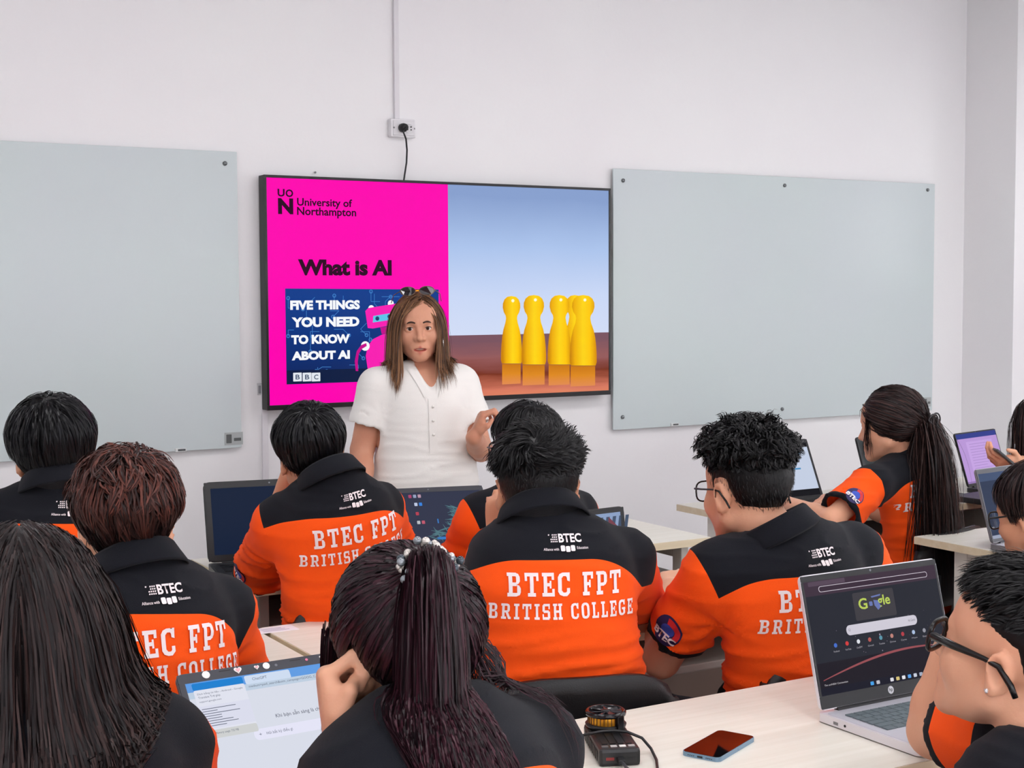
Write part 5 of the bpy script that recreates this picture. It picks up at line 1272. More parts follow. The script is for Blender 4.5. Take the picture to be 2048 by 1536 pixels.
def print_back(p, dx=0.0, lines=True, logo=True, drop=0.0, scale=1.0, roll=0.0):
    """white lettering on the shirt back"""
    n = -p.fw2; u = p.u; w_ = p.up2; cr_, sr_ = math.cos(roll), math.sin(roll); u, w_ = u*cr_+w_*sr_, w_*cr_-u*sr_
    o = p.nb+u*dx-w_*drop
    if lines:
        for txt, zc, hgt, wid, gap in (('BTEC FPT', -.122, .046, .236, .20), ('BRITISH COLLEGE', -.175, .031, .300, .26)):
            wt, letters = slab_polys(txt, gap, .55)
            for ch, polys in letters:
                V2, Fc = tess([[((a/wt-.5)*wid*scale, (zc-hgt/2+b*hgt)*scale) for a, b in q] for q in polys], .012)
                V3, Fc = project(V2, Fc, o, u, w_, n, p.bvh)
                if len(Fc): np_mesh('printed_letter', V3-p.O, Fc, M_print, p.shirt, smooth=False)
    if logo:
        its = []
        V, Fc = text2d('BTEC', .03); its.append((fit(V, -.012, -.042, .036, -.025), Fc))
        V, Fc = text2d('Alliance with', .01); its.append((fit(V, -.045, -.057, -.014, -.052), Fc))
        V, Fc = text2d('Education', .01); its.append((fit(V, .024, -.055, .048, -.050), Fc))
        for k in range(3):
            its.append(tess([rrect(-.010+.0105*k, -.062+(.002 if k == 1 else .0035), -.001+.0105*k, -.051+(.002 if k == 1 else .0035), .002, 2)], .02))
        rnd = random.Random(2)
        dots = []
        for i in range(5):
            for j in range(4):
                x = -.016-.0038*i; y = -.040+.0042*j
                if rnd.random() < 1-.15*i: dots.append([(x-.0015, y-.0012), (x+.0010, y-.0012), (x+.0016, y+.0012), (x-.0009, y+.0012)])
        its.append(tess(dots, .02))
        VV, FF, n0 = [], [], 0
        for V, Fc in its:
            V = np.asarray(V)[:, :2]*scale; V3, F3 = project(V, np.asarray(Fc), o, u, w_, n, p.bvh)
            VV.append(V3); FF.append(F3+n0); n0 += len(V3)
        FF = np.concatenate([x for x in FF if len(x)]) if any(len(x) for x in FF) else None
        if FF is not None: np_mesh('logo_print', np.concatenate(VV)-p.O, FF, M_print, p.shirt, smooth=False)
def sleeve_badge(p, k, t=.5, up_=.0, r=.030, tilt=0.0, out=None):
    c, ax = p.cuts[k]; S0 = p.Sh[k]; o = lerp(S0, c, t); n = nrm(np.asarray(out if out is not None else (p.u if k == 'r' else -p.u), float)); n = nrm(n-ax*(n@ax))
    w_ = -ax; u = np.cross(w_, n); so_ = getattr(p, 'sleeve_'+k)
    for nm, polys, m, off in (('badge_navy', [disc(0, 0, r, 26, r*1.15)], mat('badge_navy', rgb(44, 40, 92), .6), .0015),
                              ('badge_red', [[(r*.9*math.cos(a), r*1.02*math.sin(a)) for a in np.linspace(-.3, 1.9, 12)]+[(r*.55*math.cos(a), r*.6*math.sin(a)) for a in np.linspace(1.9, -.3, 12)]], mat('badge_red', rgb(206, 44, 50), .6), .0024),
                              ('badge_blue', [[(r*.5*math.cos(a), r*.5*math.sin(a)+r*.1) for a in np.linspace(0, 6.0, 14)]], mat('badge_blue', rgb(54, 84, 190), .6), .0024)):
        V2, Fc = tess(polys, .012); V3, Fc = project(V2, Fc, o, u, w_, n, p.bvh, off)
        if len(Fc): np_mesh(nm, V3-p.O, Fc, m, so_, smooth=False)
    V, Fc = text2d('BTEC', .04); V = fit(V, -r*.85, -r*.72, r*.85, -r*.15); V3, Fc = project(V, Fc, o, u, w_, n, p.bvh, .003)
    if len(Fc): np_mesh('badge_letters', V3-p.O, Fc, mat('badge_white', rgb(240, 236, 240), .6), so_, smooth=False)

def hair_cap(p, thick, mask, m, name='hair', res=.006, tone=.08, extra=None, bump=None):
    """solid base of a haircut: skull offset outwards by thick(q), cut along the hairline mask(q)>0"""
    Hc, R, sc = p.Hc, p.R, p.sc
    def f(P):
        q = ((P-A3(Hc))@R.astype(f32))/sc; t = thick(q).astype(f32)
        a = ell(q, (0, -.014, .036), (.0755, .096, .084))-t
        d = smax(a, -mask(q).astype(f32), .006)
        if extra is not None: d = smin(d, extra(q), .02)
        return (d*sc).astype(f32)
    lo, hi = Hc-.19*sc, Hc+.19*sc
    V, Fq = snet(f, *[axis(lo[i], hi[i], res) for i in range(3)], slack=1.8)
    N_ = vnormals(V, Fq); q = ((V-A3(Hc))@R.astype(f32))
    if bump: V = V+N_*(noise3(q*A3(bump[1]), 1.0, 5)*bump[0])[:, None]
    return np_mesh(name, V-p.O, Fq, m, p.root, True, {'tone': np.clip(tone+.05*noise3(q, 60, 2), 0, 1)})
def add_strands(p, name, m, N, K, mask, length, flow, radius, lift, taper=.35, flat=.55, parent=None, **kw):
    Wp, tn, rad, nor = strands(N, K, p.Hc, p.R, p.sc, mask, length, flow, radius, lift, **kw)
    return strand_mesh(name, Wp-p.O, tn, rad, nor, m, parent if parent is not None else p.root, taper, flat)
def whorl_flow(w0, down=.35, swirl=0.0):
    w0 = np.array(w0)
    def f(q, D):
        d = q-w0; t = np.array([0, 0, 1.0]); s = np.cross(np.broadcast_to(q-np.array([0, -.014, .036]), q.shape), d)
        s = s/(np.linalg.norm(s, axis=1)[:, None]+1e-9); d = d/(np.linalg.norm(d, axis=1)[:, None]+1e-9)
        return d+np.array([0, 0, -down])+s*swirl
    return f
def const(v): return lambda q, D: np.full(len(q), v)
# ================================================================== hair styles
def m_line(dz=0.0): return lambda q: (q[:, 2]-hairline(q, dz))*.7
def tone_top(lo=.0, hi=.8, z0=.02, z1=.12, pw=1.5):
    return lambda q, rs: np.clip((q[:, 2]-z0)/(z1-z0), 0, 1)*(lo+(hi-lo)*rs.uniform(0, 1, len(q))**pw)+.06*rs.uniform(0, 1, len(q))
def style_mop(p, m, thick=.022, whorl=(.01, -.06, .115), N=3600, L=.085, seed=1, cover=-.03, nape=-.07, tone=None, clump=.35, rad=.0014, noise=.12, top=.0, captone=.08, swirl=.35, lower=.5, zk=(.015, .065)):
    yy = [-.13, -.06, -.045, .01, .03, .045, .07, .12]; zz = [nape, nape+.012, cover, cover+.012, cover, .03, .07, .08]
    ln = lambda q: np.interp(q[:, 1], yy, zz)
    tp = lambda q: np.clip((q[:, 2]-ln(q))/.035+.12, .12, 1)
    pf = lambda q: lower+(1-lower)*np.clip((q[:, 2]-zk[0])/(zk[1]-zk[0]), 0, 1)
    th = lambda q: (thick*pf(q)+top*np.clip((q[:, 2]-.06)/.06, 0, 1))*tp(q)
    hair_cap(p, lambda q: th(q)*.75, lambda q: (q[:, 2]-ln(q))*.7, m, bump=(.0012, (50, 50, 18)), tone=captone)
    add_strands(p, 'hair_strands', m, N, 9, lambda q, D: q[:, 2] > ln(q)+.012, lambda q, D: L*(.22+.95*np.clip((q[:, 2]-ln(q))/.11, 0, 1)), whorl_flow(whorl, .35, swirl), rad, lambda q, D: th(q)*1.02+.001, seed=seed, gravity=.22, noise_amt=noise, clump=clump, nclump=170, tone=tone, prof=lambda q: pf(q)/np.maximum(pf(q).max(), 1e-3))
    add_strands(p, 'nape_hair', m, 800, 4, lambda q, D: (q[:, 2] > ln(q)-.014) & (q[:, 2] < ln(q)+.03) & (q[:, 1] < -.03), const(.018), lambda q, D: np.tile(np.array([0, -.15, -1.0]), (len(q), 1)), .0010, const(.005), seed=seed+9, gravity=.1, noise_amt=.25, tone=lambda q, rs: rs.uniform(0, .15, len(q)))
def style_fade(p, m, side=.006, top=.03, zsplit=.055, whorl=(0, -.07, .11), N=3000, L=.04, seed=1, swirl=.6, noise=.35, clump=.45, curl=None, flow=None, stiff=.6, rad=.0013, front=0.0, dz=0.0, tone=None, gravity=.08, sideN=1500, capk=.72, hl=None):
    hairline = (lambda q, dz=0: np.interp(q[:, 1], hl[0], hl[1])+dz) if hl else globals()['hairline']
    tt = lambda q: np.clip((q[:, 2]-zsplit)/.03, 0, 1)
    tp = lambda q: np.clip((q[:, 2]-hairline(q, dz))/.03+.15, .15, 1)
    th = lambda q: (side+top*tt(q)*(1+front*np.clip(q[:, 1]/.08, -.3, 1)))*tp(q)
    hair_cap(p, lambda q: th(q)*capk+.0008, lambda q: (q[:, 2]-hairline(q, dz))*.7, m, bump=(.0022 if curl else .0012, (70, 70, 70)), tone=.05)
    add_strands(p, 'hair_strands', m, N, 7, lambda q, D: (q[:, 2] > zsplit-.008) & (q[:, 2] > hairline(q, dz)), lambda q, D: L*(.38+.82*tt(q)), flow or whorl_flow(whorl, .15, swirl), rad, lambda q, D: th(q), seed=seed, gravity=gravity, noise_amt=noise, clump=clump, nclump=150, curl=curl, stiff=stiff, tone=tone)
    if sideN: add_strands(p, 'side_hair', m, sideN, 3, lambda q, D: (q[:, 2] > hairline(q, dz)-.008) & (q[:, 2] < zsplit+.02), const(.008), lambda q, D: np.tile(np.array([0, -.35, -1.0]), (len(q), 1)), .0006, lambda q, D: np.full(len(q), side)*tp(q), seed=seed+5, gravity=.05, noise_amt=.3, stiff=.3)
def face_clear(back=0.0):
    """keep long strands beside the face, not across it; back: let them fall behind the shoulders"""
    def post(q, s):
        xm = np.interp(q[:, 2], [-.40, -.26, -.14, -.10, -.02, .04, .07, .09], [.045, .048, .054, .058, .066, .062, .034, .0])*np.clip((q[:, 1]-.02)/.02, 0, 1)
        x = np.where(q[:, 0]*s < xm, s*xm, q[:, 0])*np.where(xm > 0, 1, 0)+q[:, 0]*np.where(xm > 0, 0, 1); q = q.copy(); q[:, 0] = x
        if back:
            ym = np.interp(q[:, 2], [-.22, -.03], [-.10, .12]); q[:, 1] = np.minimum(q[:, 1], ym)
            xl = np.interp(q[:, 2], [-.5, -.15, -.02], [back, back, .2]); q[:, 0] = np.clip(q[:, 0], -xl, xl)
        return q
    return post
def style_long(p, m, L=.45, thick=.016, N=3600, seed=1, part=0.0, tone=None, clump=.4, K=14, rad=.0015, noise=.05, swept=.0, face_gap=.045, capz=-.10, gravity=.5, side=.7, back=0.0, hl=(.074, .085)):
    yy = [-.13, -.05, .02, face_gap, face_gap+.03, .12]; zz = [capz, capz, capz+.04, .02, hl[0], hl[1]]
    ln = lambda q: np.interp(q[:, 1], yy, zz); tp = lambda q: np.clip((q[:, 2]-ln(q))/.03+.2, .2, 1)
    hair_cap(p, lambda q: thick*.78*tp(q), lambda q: (q[:, 2]-ln(q))*.7, m, bump=(.0010, (60, 60, 14)))
    def flow(q, D):
        s = np.where(q[:, 0] >= part, 1.0, -1.0); d = np.stack([s*side*np.clip((q[:, 2]-.02)/.07, 0, 1), -.30-swept+0*s, -1.0+0*s], 1); return d
    add_strands(p, 'hair_strands', m, N, K, lambda q, D: (q[:, 2] > np.maximum(ln(q)+.008, -.05)), lambda q, D: np.full(len(q), L)*(.78+.28*np.clip((q[:, 2]+.02)/.12, 0, 1)), flow, rad, lambda q, D: thick*tp(q)*1.05+.001, seed=seed, gravity=gravity, noise_amt=noise, clump=clump, nclump=160, avoid=p.avoid, tone=tone, stiff=.1, taper=.5, post=face_clear(back), part=part)
def pulled(p, m, tie, N=2600, lift=.014, seed=2, rad=.0015, tone=None, K=10, mask=None, name='hair_strands', jitter=.05):
    """hair combed over the skull to a tie point (head-local)"""
    rs = np.random.RandomState(seed); i = np.arange(int(N*2)); z = 1-2*(i+.5)/len(i); rr = np.sqrt(1-z*z); ph = i*2.399963
    D = np.stack([rr*np.cos(ph), rr*np.sin(ph), z], 1); er = np.array([.0775, .098, .086]); ec = np.array([0, -.014, .036]); root = ec+D*er
    ok = (root[:, 2] > hairline(root, 0)) if mask is None else mask(root); root = root[ok]; root = root[rs.permutation(len(root))[:N]]; D = (root-ec)/er
    tie = np.array(tie); td = (tie-ec)/er; tr = np.linalg.norm(td); td = td/tr; n = len(D)
    t = np.linspace(0, 1, K+1); P = np.zeros((n, K+1, 3)); lf = lift*rs.uniform(.65, 1.12, n)
    jit = rs.normal(size=(n, 3))*jitter; c = np.clip(D@td, -1, 1); om = np.arccos(c)+1e-4
    for k, tk in enumerate(t):
        d = (np.sin((1-tk)*om)/np.sin(om))[:, None]*D+(np.sin(tk*om)/np.sin(om))[:, None]*td[None]; d = d+jit*math.sin(math.pi*tk); d /= np.linalg.norm(d, axis=1)[:, None]
        r = 1+(lf/.085)*min(1, .4+tk*4)*(1-.3*tk)+(tr-1)*max(0, tk-.75)*4*.9
        P[:, k] = ec+d*er*r[:, None]
    gi = rs.permutation(n)[:160]; own = gi[((root[:, None]-root[gi][None])**2).sum(2).argmin(1)]; P = P+(P[own]-P)*.4*np.sin(np.pi*t*.5)[None, :, None]
    tn = tone(root, rs) if tone else rs.uniform(0, 1, n)**2*.8
    Wp = p.Hc+(P*p.sc)@p.R.T; nor = (D/er); nor /= np.linalg.norm(nor, axis=1)[:, None]
    return strand_mesh(name, Wp-p.O, tn, rad*rs.uniform(.7, 1.3, n), nor@p.R.T, m, p.root, .6)
def tail(p, m, start, N, L, K, d0, spread, seed, rad=.0015, tone=None, name='ponytail', gravity=.6, avoid=True, clump=.35, width=.018, wob=.05, lim=None):
    """free hanging lock of hair from a world point"""
    rs = np.random.RandomState(seed); start = np.asarray(start, float); P = []
    off = rs.normal(size=(N, 3)); off /= np.linalg.norm(off, axis=1)[:, None]; off *= (rs.uniform(0, 1, N)**.5)[:, None]*width
    pos = start+off; d = nrm(d0)[None]+rs.normal(size=(N, 3))*spread+off*2; d /= np.linalg.norm(d, axis=1)[:, None]; P.append(pos.copy()); ln = L*rs.uniform(.75, 1.08, N)
    nz = rs.normal(size=(N, 3))*wob
    skull = lambda Q: np.minimum(p.avoid(Q), p.hf(Q)-.016)
    for k in range(K):
        d = d+np.array([0, 0, -gravity])*(.5+.5*min(1, k/3))+nz; d /= np.linalg.norm(d, axis=1)[:, None]; pos = pos+d*(ln/K)[:, None]
        if avoid:
            W_ = pos.astype(f32); dv = skull(W_); b = dv < .004
            if b.any():
                Wb = W_[b]; g = np.stack([skull(Wb+A3(v)*f32(1e-3))-dv[b] for v in np.eye(3)], 1); g /= np.linalg.norm(g, axis=1)[:, None]+1e-9; pos[b] = Wb+g*(.004+rs.uniform(0, .010, len(Wb))-dv[b])[:, None]
        if lim is not None:
            lat = (pos-start)@p.u; c_ = np.clip(lat, lim[0], lim[1]); pos = pos+np.outer((c_-lat)*.7, p.u)
        P.append(pos.copy())
    P = np.stack(P, 1)
    gi = rs.permutation(N)[:70]; own = gi[((P[:, 3, None]-P[gi, 3][None])**2).sum(2).argmin(1)]; t = np.linspace(0, 1, K+1)[None, :, None]; P = P+(P[own]-P)*clump*t
    tn = rs.uniform(0, 1, N)**1.8*.9 if tone is None else tone(N, rs)
    return strand_mesh(name, P-p.O, tn, rad*rs.uniform(.7, 1.3, N), np.tile(-p.fw, (N, 1)), m, p.root, .5)
def glasses(p, thick=.0022, col=None, lens=True, tmpl=None, wide=1.0, temple_h=1.0):
    """spectacles worn on the face: front frame, two lenses, two temples"""
    g = thing('eyeglasses', tuple(p.Hc), tmpl or 'black framed eyeglasses', 'glasses')
    m = col or mat('glasses_black', rgb(16, 16, 18), .25); W_ = lambda v: Vector((p.R@(np.array(v, float)*p.sc)))
    for s in (-1, 1):
        pts = []
        for k in range(24):
            t = 2*math.pi*k/24; c, sn = math.cos(t), math.sin(t); e = 3.2
            x = s*.035*wide+.0265*wide*np.sign(c)*abs(c)**(2/e); z = .002+.0215*np.sign(sn)*abs(sn)**(2/e); pts.append(W_((x, .106-.16*(abs(x)-.012)*.42, z)))
        tube('rim', pts, thick, m, g, 8, True)
        if lens:
            bm = bmesh.new(); bm.faces.new([bm.verts.new(q) for q in pts]); bm_obj('lens', bm, mat('lens_clear', (1, 1, 1, 1), .02, trans=1.0, ior=1.02, alpha=.35), g)
        x1 = .0655*wide
        bm = bmesh.new(); path = [(s*(x1-.004), .1005, .008), (s*(x1+.006), .092, .010), (s*.0765, .06, .010), (s*.0815, .01, .011), (s*.0815, -.012, .008), (s*.079, -.033, -.012), (s*.077, -.042, -.026)]
        bm_tube(bm, [W_(q) for q in path], [thick*1.0, thick*1.25*temple_h, thick*1.15*temple_h, thick*1.0, thick*1.1, thick*1.2, thick*1.1], 8); bm_obj('temple', bm, m, g, True)
    tube('bridge', [W_(q) for q in ((-.0095, .1065, .006), (-.004, .1135, .009), (.004, .1135, .009), (.0095, .1065, .006))], thick*.9, m, g, 8)
    return g
# ================================================================== the people
def J(px, py, D): return atd(px, py, D)
def up_z(): return np.array([0, 0, 1.0])
def seated(label, S, chair_label, top=.80, name='person'):
    p = make_person(label, S, name)
    hd = math.atan2(p.fw[0], p.fw[1])
    f = nrm(np.array([p.fw[0], p.fw[1], 0])); c = np.array(S['pv'])[:2]+f[:2]*(.187-S.get('bd', .115)*1.06-.014)
    chair(c[0], c[1], -hd, chair_label, top)
    return p
# --- student with faded short hair, centre
P5 = seated('student with short faded hair seen from behind in orange and black polo', dict(hc=J(1076, 985, 3.06), yaw=30, pitch=-4, sc=1.07, nb=J(1083, 1036, 2.99), sl=J(1002, 1130, 3.04), sr=J(1250, 1124, 3.10), pv=J(1125, 1530, 3.04),
    el=J(990, 1300, 3.25), wl=J(1000, 1080, 3.25), er=J(1282, 1228, 3.38), wr=J(1215, 1185, 3.60), bw=.188, bd=.125, bend=.02, neck=.058, arm=1.1, girdle=.058, slr=(.064, .062), seed=3, skin=SK_B, face=True,
    hand_l=('cheek', (.3, .6, .4)), hand_r=('type', (0, 0, -1)), sleeve=.7, seam=-.04), 'black chair under the faded-hair student', .80)
print_back(P5, dx=.022)
style_fade(P5, H_black, side=.007, top=.015, zsplit=.045, whorl=(-.012, -.088, .085), N=3600, L=.030, swirl=1.0, noise=.35, clump=.5, seed=4, stiff=.35)
# --- student with brown layered hair
P4 = seated('student with reddish brown layered hair seen from behind in orange polo', dict(hc=J(252, 1066, 2.60), yaw=14, pitch=-3, sc=1.0, nb=J(268, 1140, 2.555), sl=J(95, 1226, 2.50), sr=J(440, 1224, 2.72), pv=J(300, 1690, 2.60),
    el=J(60, 1420, 2.65), wl=J(180, 1330, 2.95), er=J(478, 1390, 2.86), wr=J(430, 1300, 3.08), bw=.172, bd=.112, seed=5, skin=SK_A, slr=(.062, .066), sleeve=.78, hand_l=('type', (0, 0, -1)), hand_r=('type', (0, 0, -1))), 'black chair under the brown-haired student', .78)
print_back(P4, dx=.005, roll=.10)
style_mop(P4, H_brown, thick=.028, whorl=(.012, -.045, .125), N=4200, L=.062, seed=6, cover=.036, nape=-.066, tone=tone_top(.05, 1.0, .02, .11, 1.6), clump=.85, noise=.55, swirl=.6, captone=.02, top=.012, rad=.0014, lower=.22, zk=(.0, .055))
# --- student with wavy top and glasses
P6 = seated('student with wavy undercut hair and glasses turning his head in orange polo', dict(hc=J(1496, 985, 3.17), yaw=4, pitch=-5, sc=1.04, nb=J(1556, 1066, 3.13), sl=J(1428, 1150, 3.10), sr=J(1705, 1108, 3.27), pv=J(1602, 1488, 3.27),
    el=J(1322, 1318, 3.26), wl=J(1342, 1182, 3.56), er=J(1790, 1270, 3.45), wr=J(1660, 1220, 3.65), bw=.182, bd=.122, seed=7, skin=SK_A, slr=(.068, .070), sleeve=.70, hand_l=('type', (0, 0, -1)), hand_r=('type', (0, 0, -1)), fine_head=True, arm=1.12, neck=.057), 'black chair under the student with wavy hair', .80)
print_back(P6, dx=.036); sleeve_badge(P6, 'l', .72, out=-P6.u-P6.fw*.5, r=.034)
style_fade(P6, H_black, side=.004, top=.036, zsplit=.060, whorl=(.02, -.07, .12), N=3400, L=.040, swirl=.5, noise=.4, clump=.75, seed=8, curl=(1.3, .40), front=.25, stiff=.6, rad=.0016)
glasses(P6, .0019, tmpl='thin dark eyeglasses on the student with wavy hair')
# --- front row
P2 = seated('student with black bowl hair resting his cheek on his hand in orange polo', dict(hc=J(624, 912, 3.68), yaw=23, pitch=2, roll=-7, sc=1.0, nb=J(662, 955, 3.60), sl=J(556, 1050, 3.62), sr=J(760, 1020, 3.76), pv=J(690, 1352, 3.79),
    el=J(512, 1158, 3.92), wl=J(577, 960, 3.84), er=J(815, 1185, 4.02), wr=J(760, 1165, 4.2), bw=.165, bd=.11, seed=9, skin=SK_B, slr=(.060, .066), sleeve=.86, fine_hand=True, hand_l=('cheek', (.9, .0, .3)), hand_r=('type', (0, 0, -1)), neck=.05), 'black chair under the student resting his cheek', .80)
print_back(P2, dx=.02, scale=.98, roll=.06); sleeve_badge(P2, 'l', .8, out=-P2.u-P2.fw*.3, r=.028)
style_mop(P2, H_blue, thick=.020, whorl=(.012, -.07, .105), N=2600, L=.072, seed=10, cover=.004, nape=-.055, clump=.6, noise=.22, lower=.45)
P1 = seated('student with a thick black mop of hair beside the whiteboard in orange polo', dict(hc=J(106, 912, 3.40), yaw=10, pitch=-2, roll=-4, sc=1.02, nb=J(118, 970, 3.35), sl=J(-35, 1050, 3.33), sr=J(262, 1045, 3.50), pv=J(140, 1428, 3.47),
    el=J(-60, 1200, 3.55), wl=J(30, 1150, 3.85), er=J(300, 1210, 3.65), wr=J(220, 1150, 3.9), bw=.168, bd=.112, seed=11, skin=SK_B, hand_l=('type', (0, 0, -1)), hand_r=('type', (0, 0, -1))), 'black chair under the student with a black mop', .78)
print_back(P1, dx=.01)
style_mop(P1, H_blue, thick=.026, whorl=(-.008, -.05, .118), N=2600, L=.08, seed=12, cover=-.012, nape=-.085, clump=.6, noise=.25, lower=.75)
P3 = seated('student with dark glasses half hidden behind the faded-hair student', dict(hc=J(1052, 903, 4.0), yaw=2, pitch=-2, sc=1.0, nb=J(1062, 972, 3.96), sl=J(962, 1040, 3.93), sr=J(1150, 1030, 4.12), pv=J(1075, 1302, 4.10),
    el=J(905, 1160, 4.08), wl=J(960, 1120, 4.32), er=J(1190, 1150, 4.28), wr=J(1110, 1120, 4.45), bw=.16, bd=.11, seed=13, skin=SK_A, hand_l=('type', (0, 0, -1)), hand_r=('type', (0, 0, -1)), slr=(.066, .066)), 'black chair under the half hidden student', .78)
style_mop(P3, H_black, thick=.020, whorl=(0, -.06, .115), N=1600, L=.07, seed=14, cover=.02, nape=-.055)
glasses(P3, .0019, tmpl='dark eyeglasses on the half hidden student')
# --- right block
P10 = seated('girl with long dark hair in a clip typing in orange polo', dict(hc=J(1782, 852, 4.95), yaw=-26, pitch=-8, sc=1.0, nb=J(1806, 920, 4.97), sl=J(1740, 972, 4.80), sr=J(1860, 956, 5.06), pv=J(1840, 1182, 5.01),
    el=J(1662, 1040, 4.68), wl=J(1568, 1004, 4.98), er=J(1790, 1040, 5.18), wr=J(1692, 990, 5.28), bw=.15, bd=.105, seed=15, skin=SK_A, fem=True, ears=False, fine_hand=True, fine_head=True, hand_l=('type', (0, 0, -1)), hand_r=('type', (0, 0, -1), (-1, .2, -.1)), slr=(.062, .074), sleeve=.80, neck=.046, arm=.9, cuffw=.017), 'black chair under the girl with the hair clip', .76)
print_back(P10, dx=-.004, scale=.92); sleeve_badge(P10, 'l', .78, out=-P10.u+P10.fw*-.4, r=.03)
ln10 = lambda q: np.interp(q[:, 1], [-.13, .0, .03, .05, .075, .12], [-.062, -.062, -.03, .035, .066, .076])
hair_cap(P10, lambda q: .013*np.clip((q[:, 2]-ln10(q))/.03+.2, .2, 1), lambda q: (q[:, 2]-ln10(q))*.7, H_dark, bump=(.001, (60, 60, 60)))
TIE10 = np.array([.006, -.118, -.012])
pulled(P10, H_dark, TIE10, N=3000, lift=.019, seed=16, rad=.0015, mask=lambda q: q[:, 2] > ln10(q))
tail(P10, H_dark, P10.Hc+P10.R@TIE10, 3000, .52, 14, np.array([.12, -.2, -1.0]), .22, 17, rad=.0015, width=.05, wob=.03, gravity=.4)
tail(P10, H_dark, P10.Hc+P10.R@np.array([-.068, .050, .045]), 70, .14, 8, np.array([-.05, .0, -1.0]), .03, 47, rad=.0008, width=.012, avoid=False, name='front_lock')
hcx = thing('hair_clip', tuple(P10.Hc+P10.R@np.array([0, -.128, .008])), 'dark loop hair clip in the long dark hair', 'hair clip')
for k, (dx, dz) in enumerate(((-.012, 0), (.012, .002))):
    tube('loop', [Vector(P10.R@np.array([dx+.016*math.cos(t), -.012-.022*abs(math.cos(t*.5)), dz+.018*math.sin(t)])) for t in [2*math.pi*i/16 for i in range(16)]], .0028, mat('clip_gloss', rgb(40, 36, 40), .2), hcx, 8, True)
P11 = seated('person with short dark hair and white-rimmed glasses at the blue-screen laptop', dict(hc=J(2078, 1032, 3.80), yaw=-8, pitch=-12, sc=1.05, nb=J(2090, 1130, 3.82), sl=J(2020, 1185, 3.70), sr=J(2220, 1160, 3.95), pv=J(2120, 1430, 3.85),
    el=J(1990, 1270, 3.85), wl=J(2050, 1230, 4.15), er=J(2260, 1280, 4.1), wr=J(2180, 1230, 4.3), bw=.16, bd=.11, seed=18, skin=SK_B, fine_head=True, hand_l=('type', (0, 0, -1)), hand_r=('type', (0, 0, -1))), 'black chair under the person at the blue-screen laptop', .76)
style_mop(P11, H_dark, thick=.022, whorl=(0, -.05, .118), N=2000, L=.09, seed=19, cover=-.012, nape=-.06, lower=.7)
glasses(P11, .0022, tmpl='dark eyeglasses on the person at the blue-screen laptop')
P12 = seated('girl with long dark hair holding a phone by the lilac-screen laptop', dict(hc=J(2084, 862, 5.3), yaw=-15, pitch=-8, sc=1.0, nb=J(2098, 940, 5.33), sl=J(2040, 975, 5.2), sr=J(2160, 965, 5.42), pv=J(2110, 1160, 5.33),
    el=J(2052, 1045, 5.12), wl=J(2046, 930, 5.22), er=J(2140, 1060, 5.5), wr=J(2080, 1010, 5.65), bw=.15, bd=.105, seed=20, skin=SK_A, fem=True, ears=False, fine_hand=True, hand_l=('soft', (-.3, .4, .4), (-.7, .3, .1)), hand_r=('type', (0, 0, -1))), 'black chair under the girl holding a phone', .76)
style_long(P12, H_dark, L=.45, thick=.018, N=2400, seed=21, face_gap=.03)
hp_ = thing('handheld_phone', tuple(J(2019, 924, 5.18)), 'dark phone held over the lilac-screen laptop', 'phone')
hp_.rotation_euler = (math.radians(40), 0, math.radians(60))
box('case', (-.036, -.075, -.004), (.036, .075, .004), mat('phone_dark', rgb(62, 64, 68), .35), hp_, bev=.003); box('glass', (-.033, -.071, .004), (.033, .071, .0046), mat('phone_glass2', rgb(60, 66, 62), .1), hp_)
# --- near row
P9 = seated('student with short black hair, glasses and an ear stud leaning on the desk', dict(hc=J(2033, 1316, 2.14), yaw=-15, pitch=12, sc=1.06, nb=J(2112, 1545, 2.07), sl=J(2006, 1470, 2.27), sr=J(2300, 1610, 2.2), pv=J(2130, 1990, 2.02),
    el=atz(1872, 1462, .805), wl=J(1902, 1310, 2.42), er=J(2330, 1700, 2.5), wr=J(2200, 1600, 2.7), bw=.165, bd=.112, seed=22, skin=SK_A, fine_head=True, hres=.0042, hand_l=('fist', (-.3, -.8, .1), (.85, -.2, .25)), hand_r=('type', (0, 0, -1)), slr=(.066, .072), sleeve=.60, arm=1.25, neck=.054, cuffw=.026, girdle=.046), 'black chair under the student with the ear stud', .80)
style_fade(P9, H_black, hl=([-.13, -.05, -.03, .012, .018, .034, .042, .07, .11], [-.05, -.03, .032, .046, .040, .044, .048, .056, .068]), side=.0030, top=.025, zsplit=.068, N=5200, L=.032, swirl=.2, noise=.22, clump=.5, seed=23, flow=lambda q, D: np.tile(np.array([-.3, .9, -.10]), (len(q), 1)), front=.1, stiff=.4, rad=.0011, sideN=0)
glasses(P9, .0040, tmpl='thick black eyeglasses on the student with the ear stud', temple_h=1.35)
es = P9.Hc+P9.R@(np.array([-.083, -.004, -.030])*P9.sc)
est = thing('ear_stud', tuple(es), 'small sparkling stud in the ear lobe', 'earring')
lathe('stone', [(.0016, -.0035), (.0036, 0), (.0026, .0022)], mat('stone_clear', rgb(235, 235, 240), .08, metal=.6), est, 10, Matrix(np.block([[P9.R@np.array([[0, 0, -1], [1, 0, 0], [0, -1, 0.]]).T, np.zeros((3, 1))], [np.zeros((1, 3)), np.ones((1, 1))]]).tolist()), False)
lathe('setting', [(.0030, -.0015), (.0039, -.0005), (.0039, .0005)], M_silver, est, 12, Matrix(np.block([[P9.R@np.array([[0, 0, -1], [1, 0, 0], [0, -1, 0.]]).T, np.zeros((3, 1))], [np.zeros((1, 3)), np.ones((1, 1))]]).tolist()))
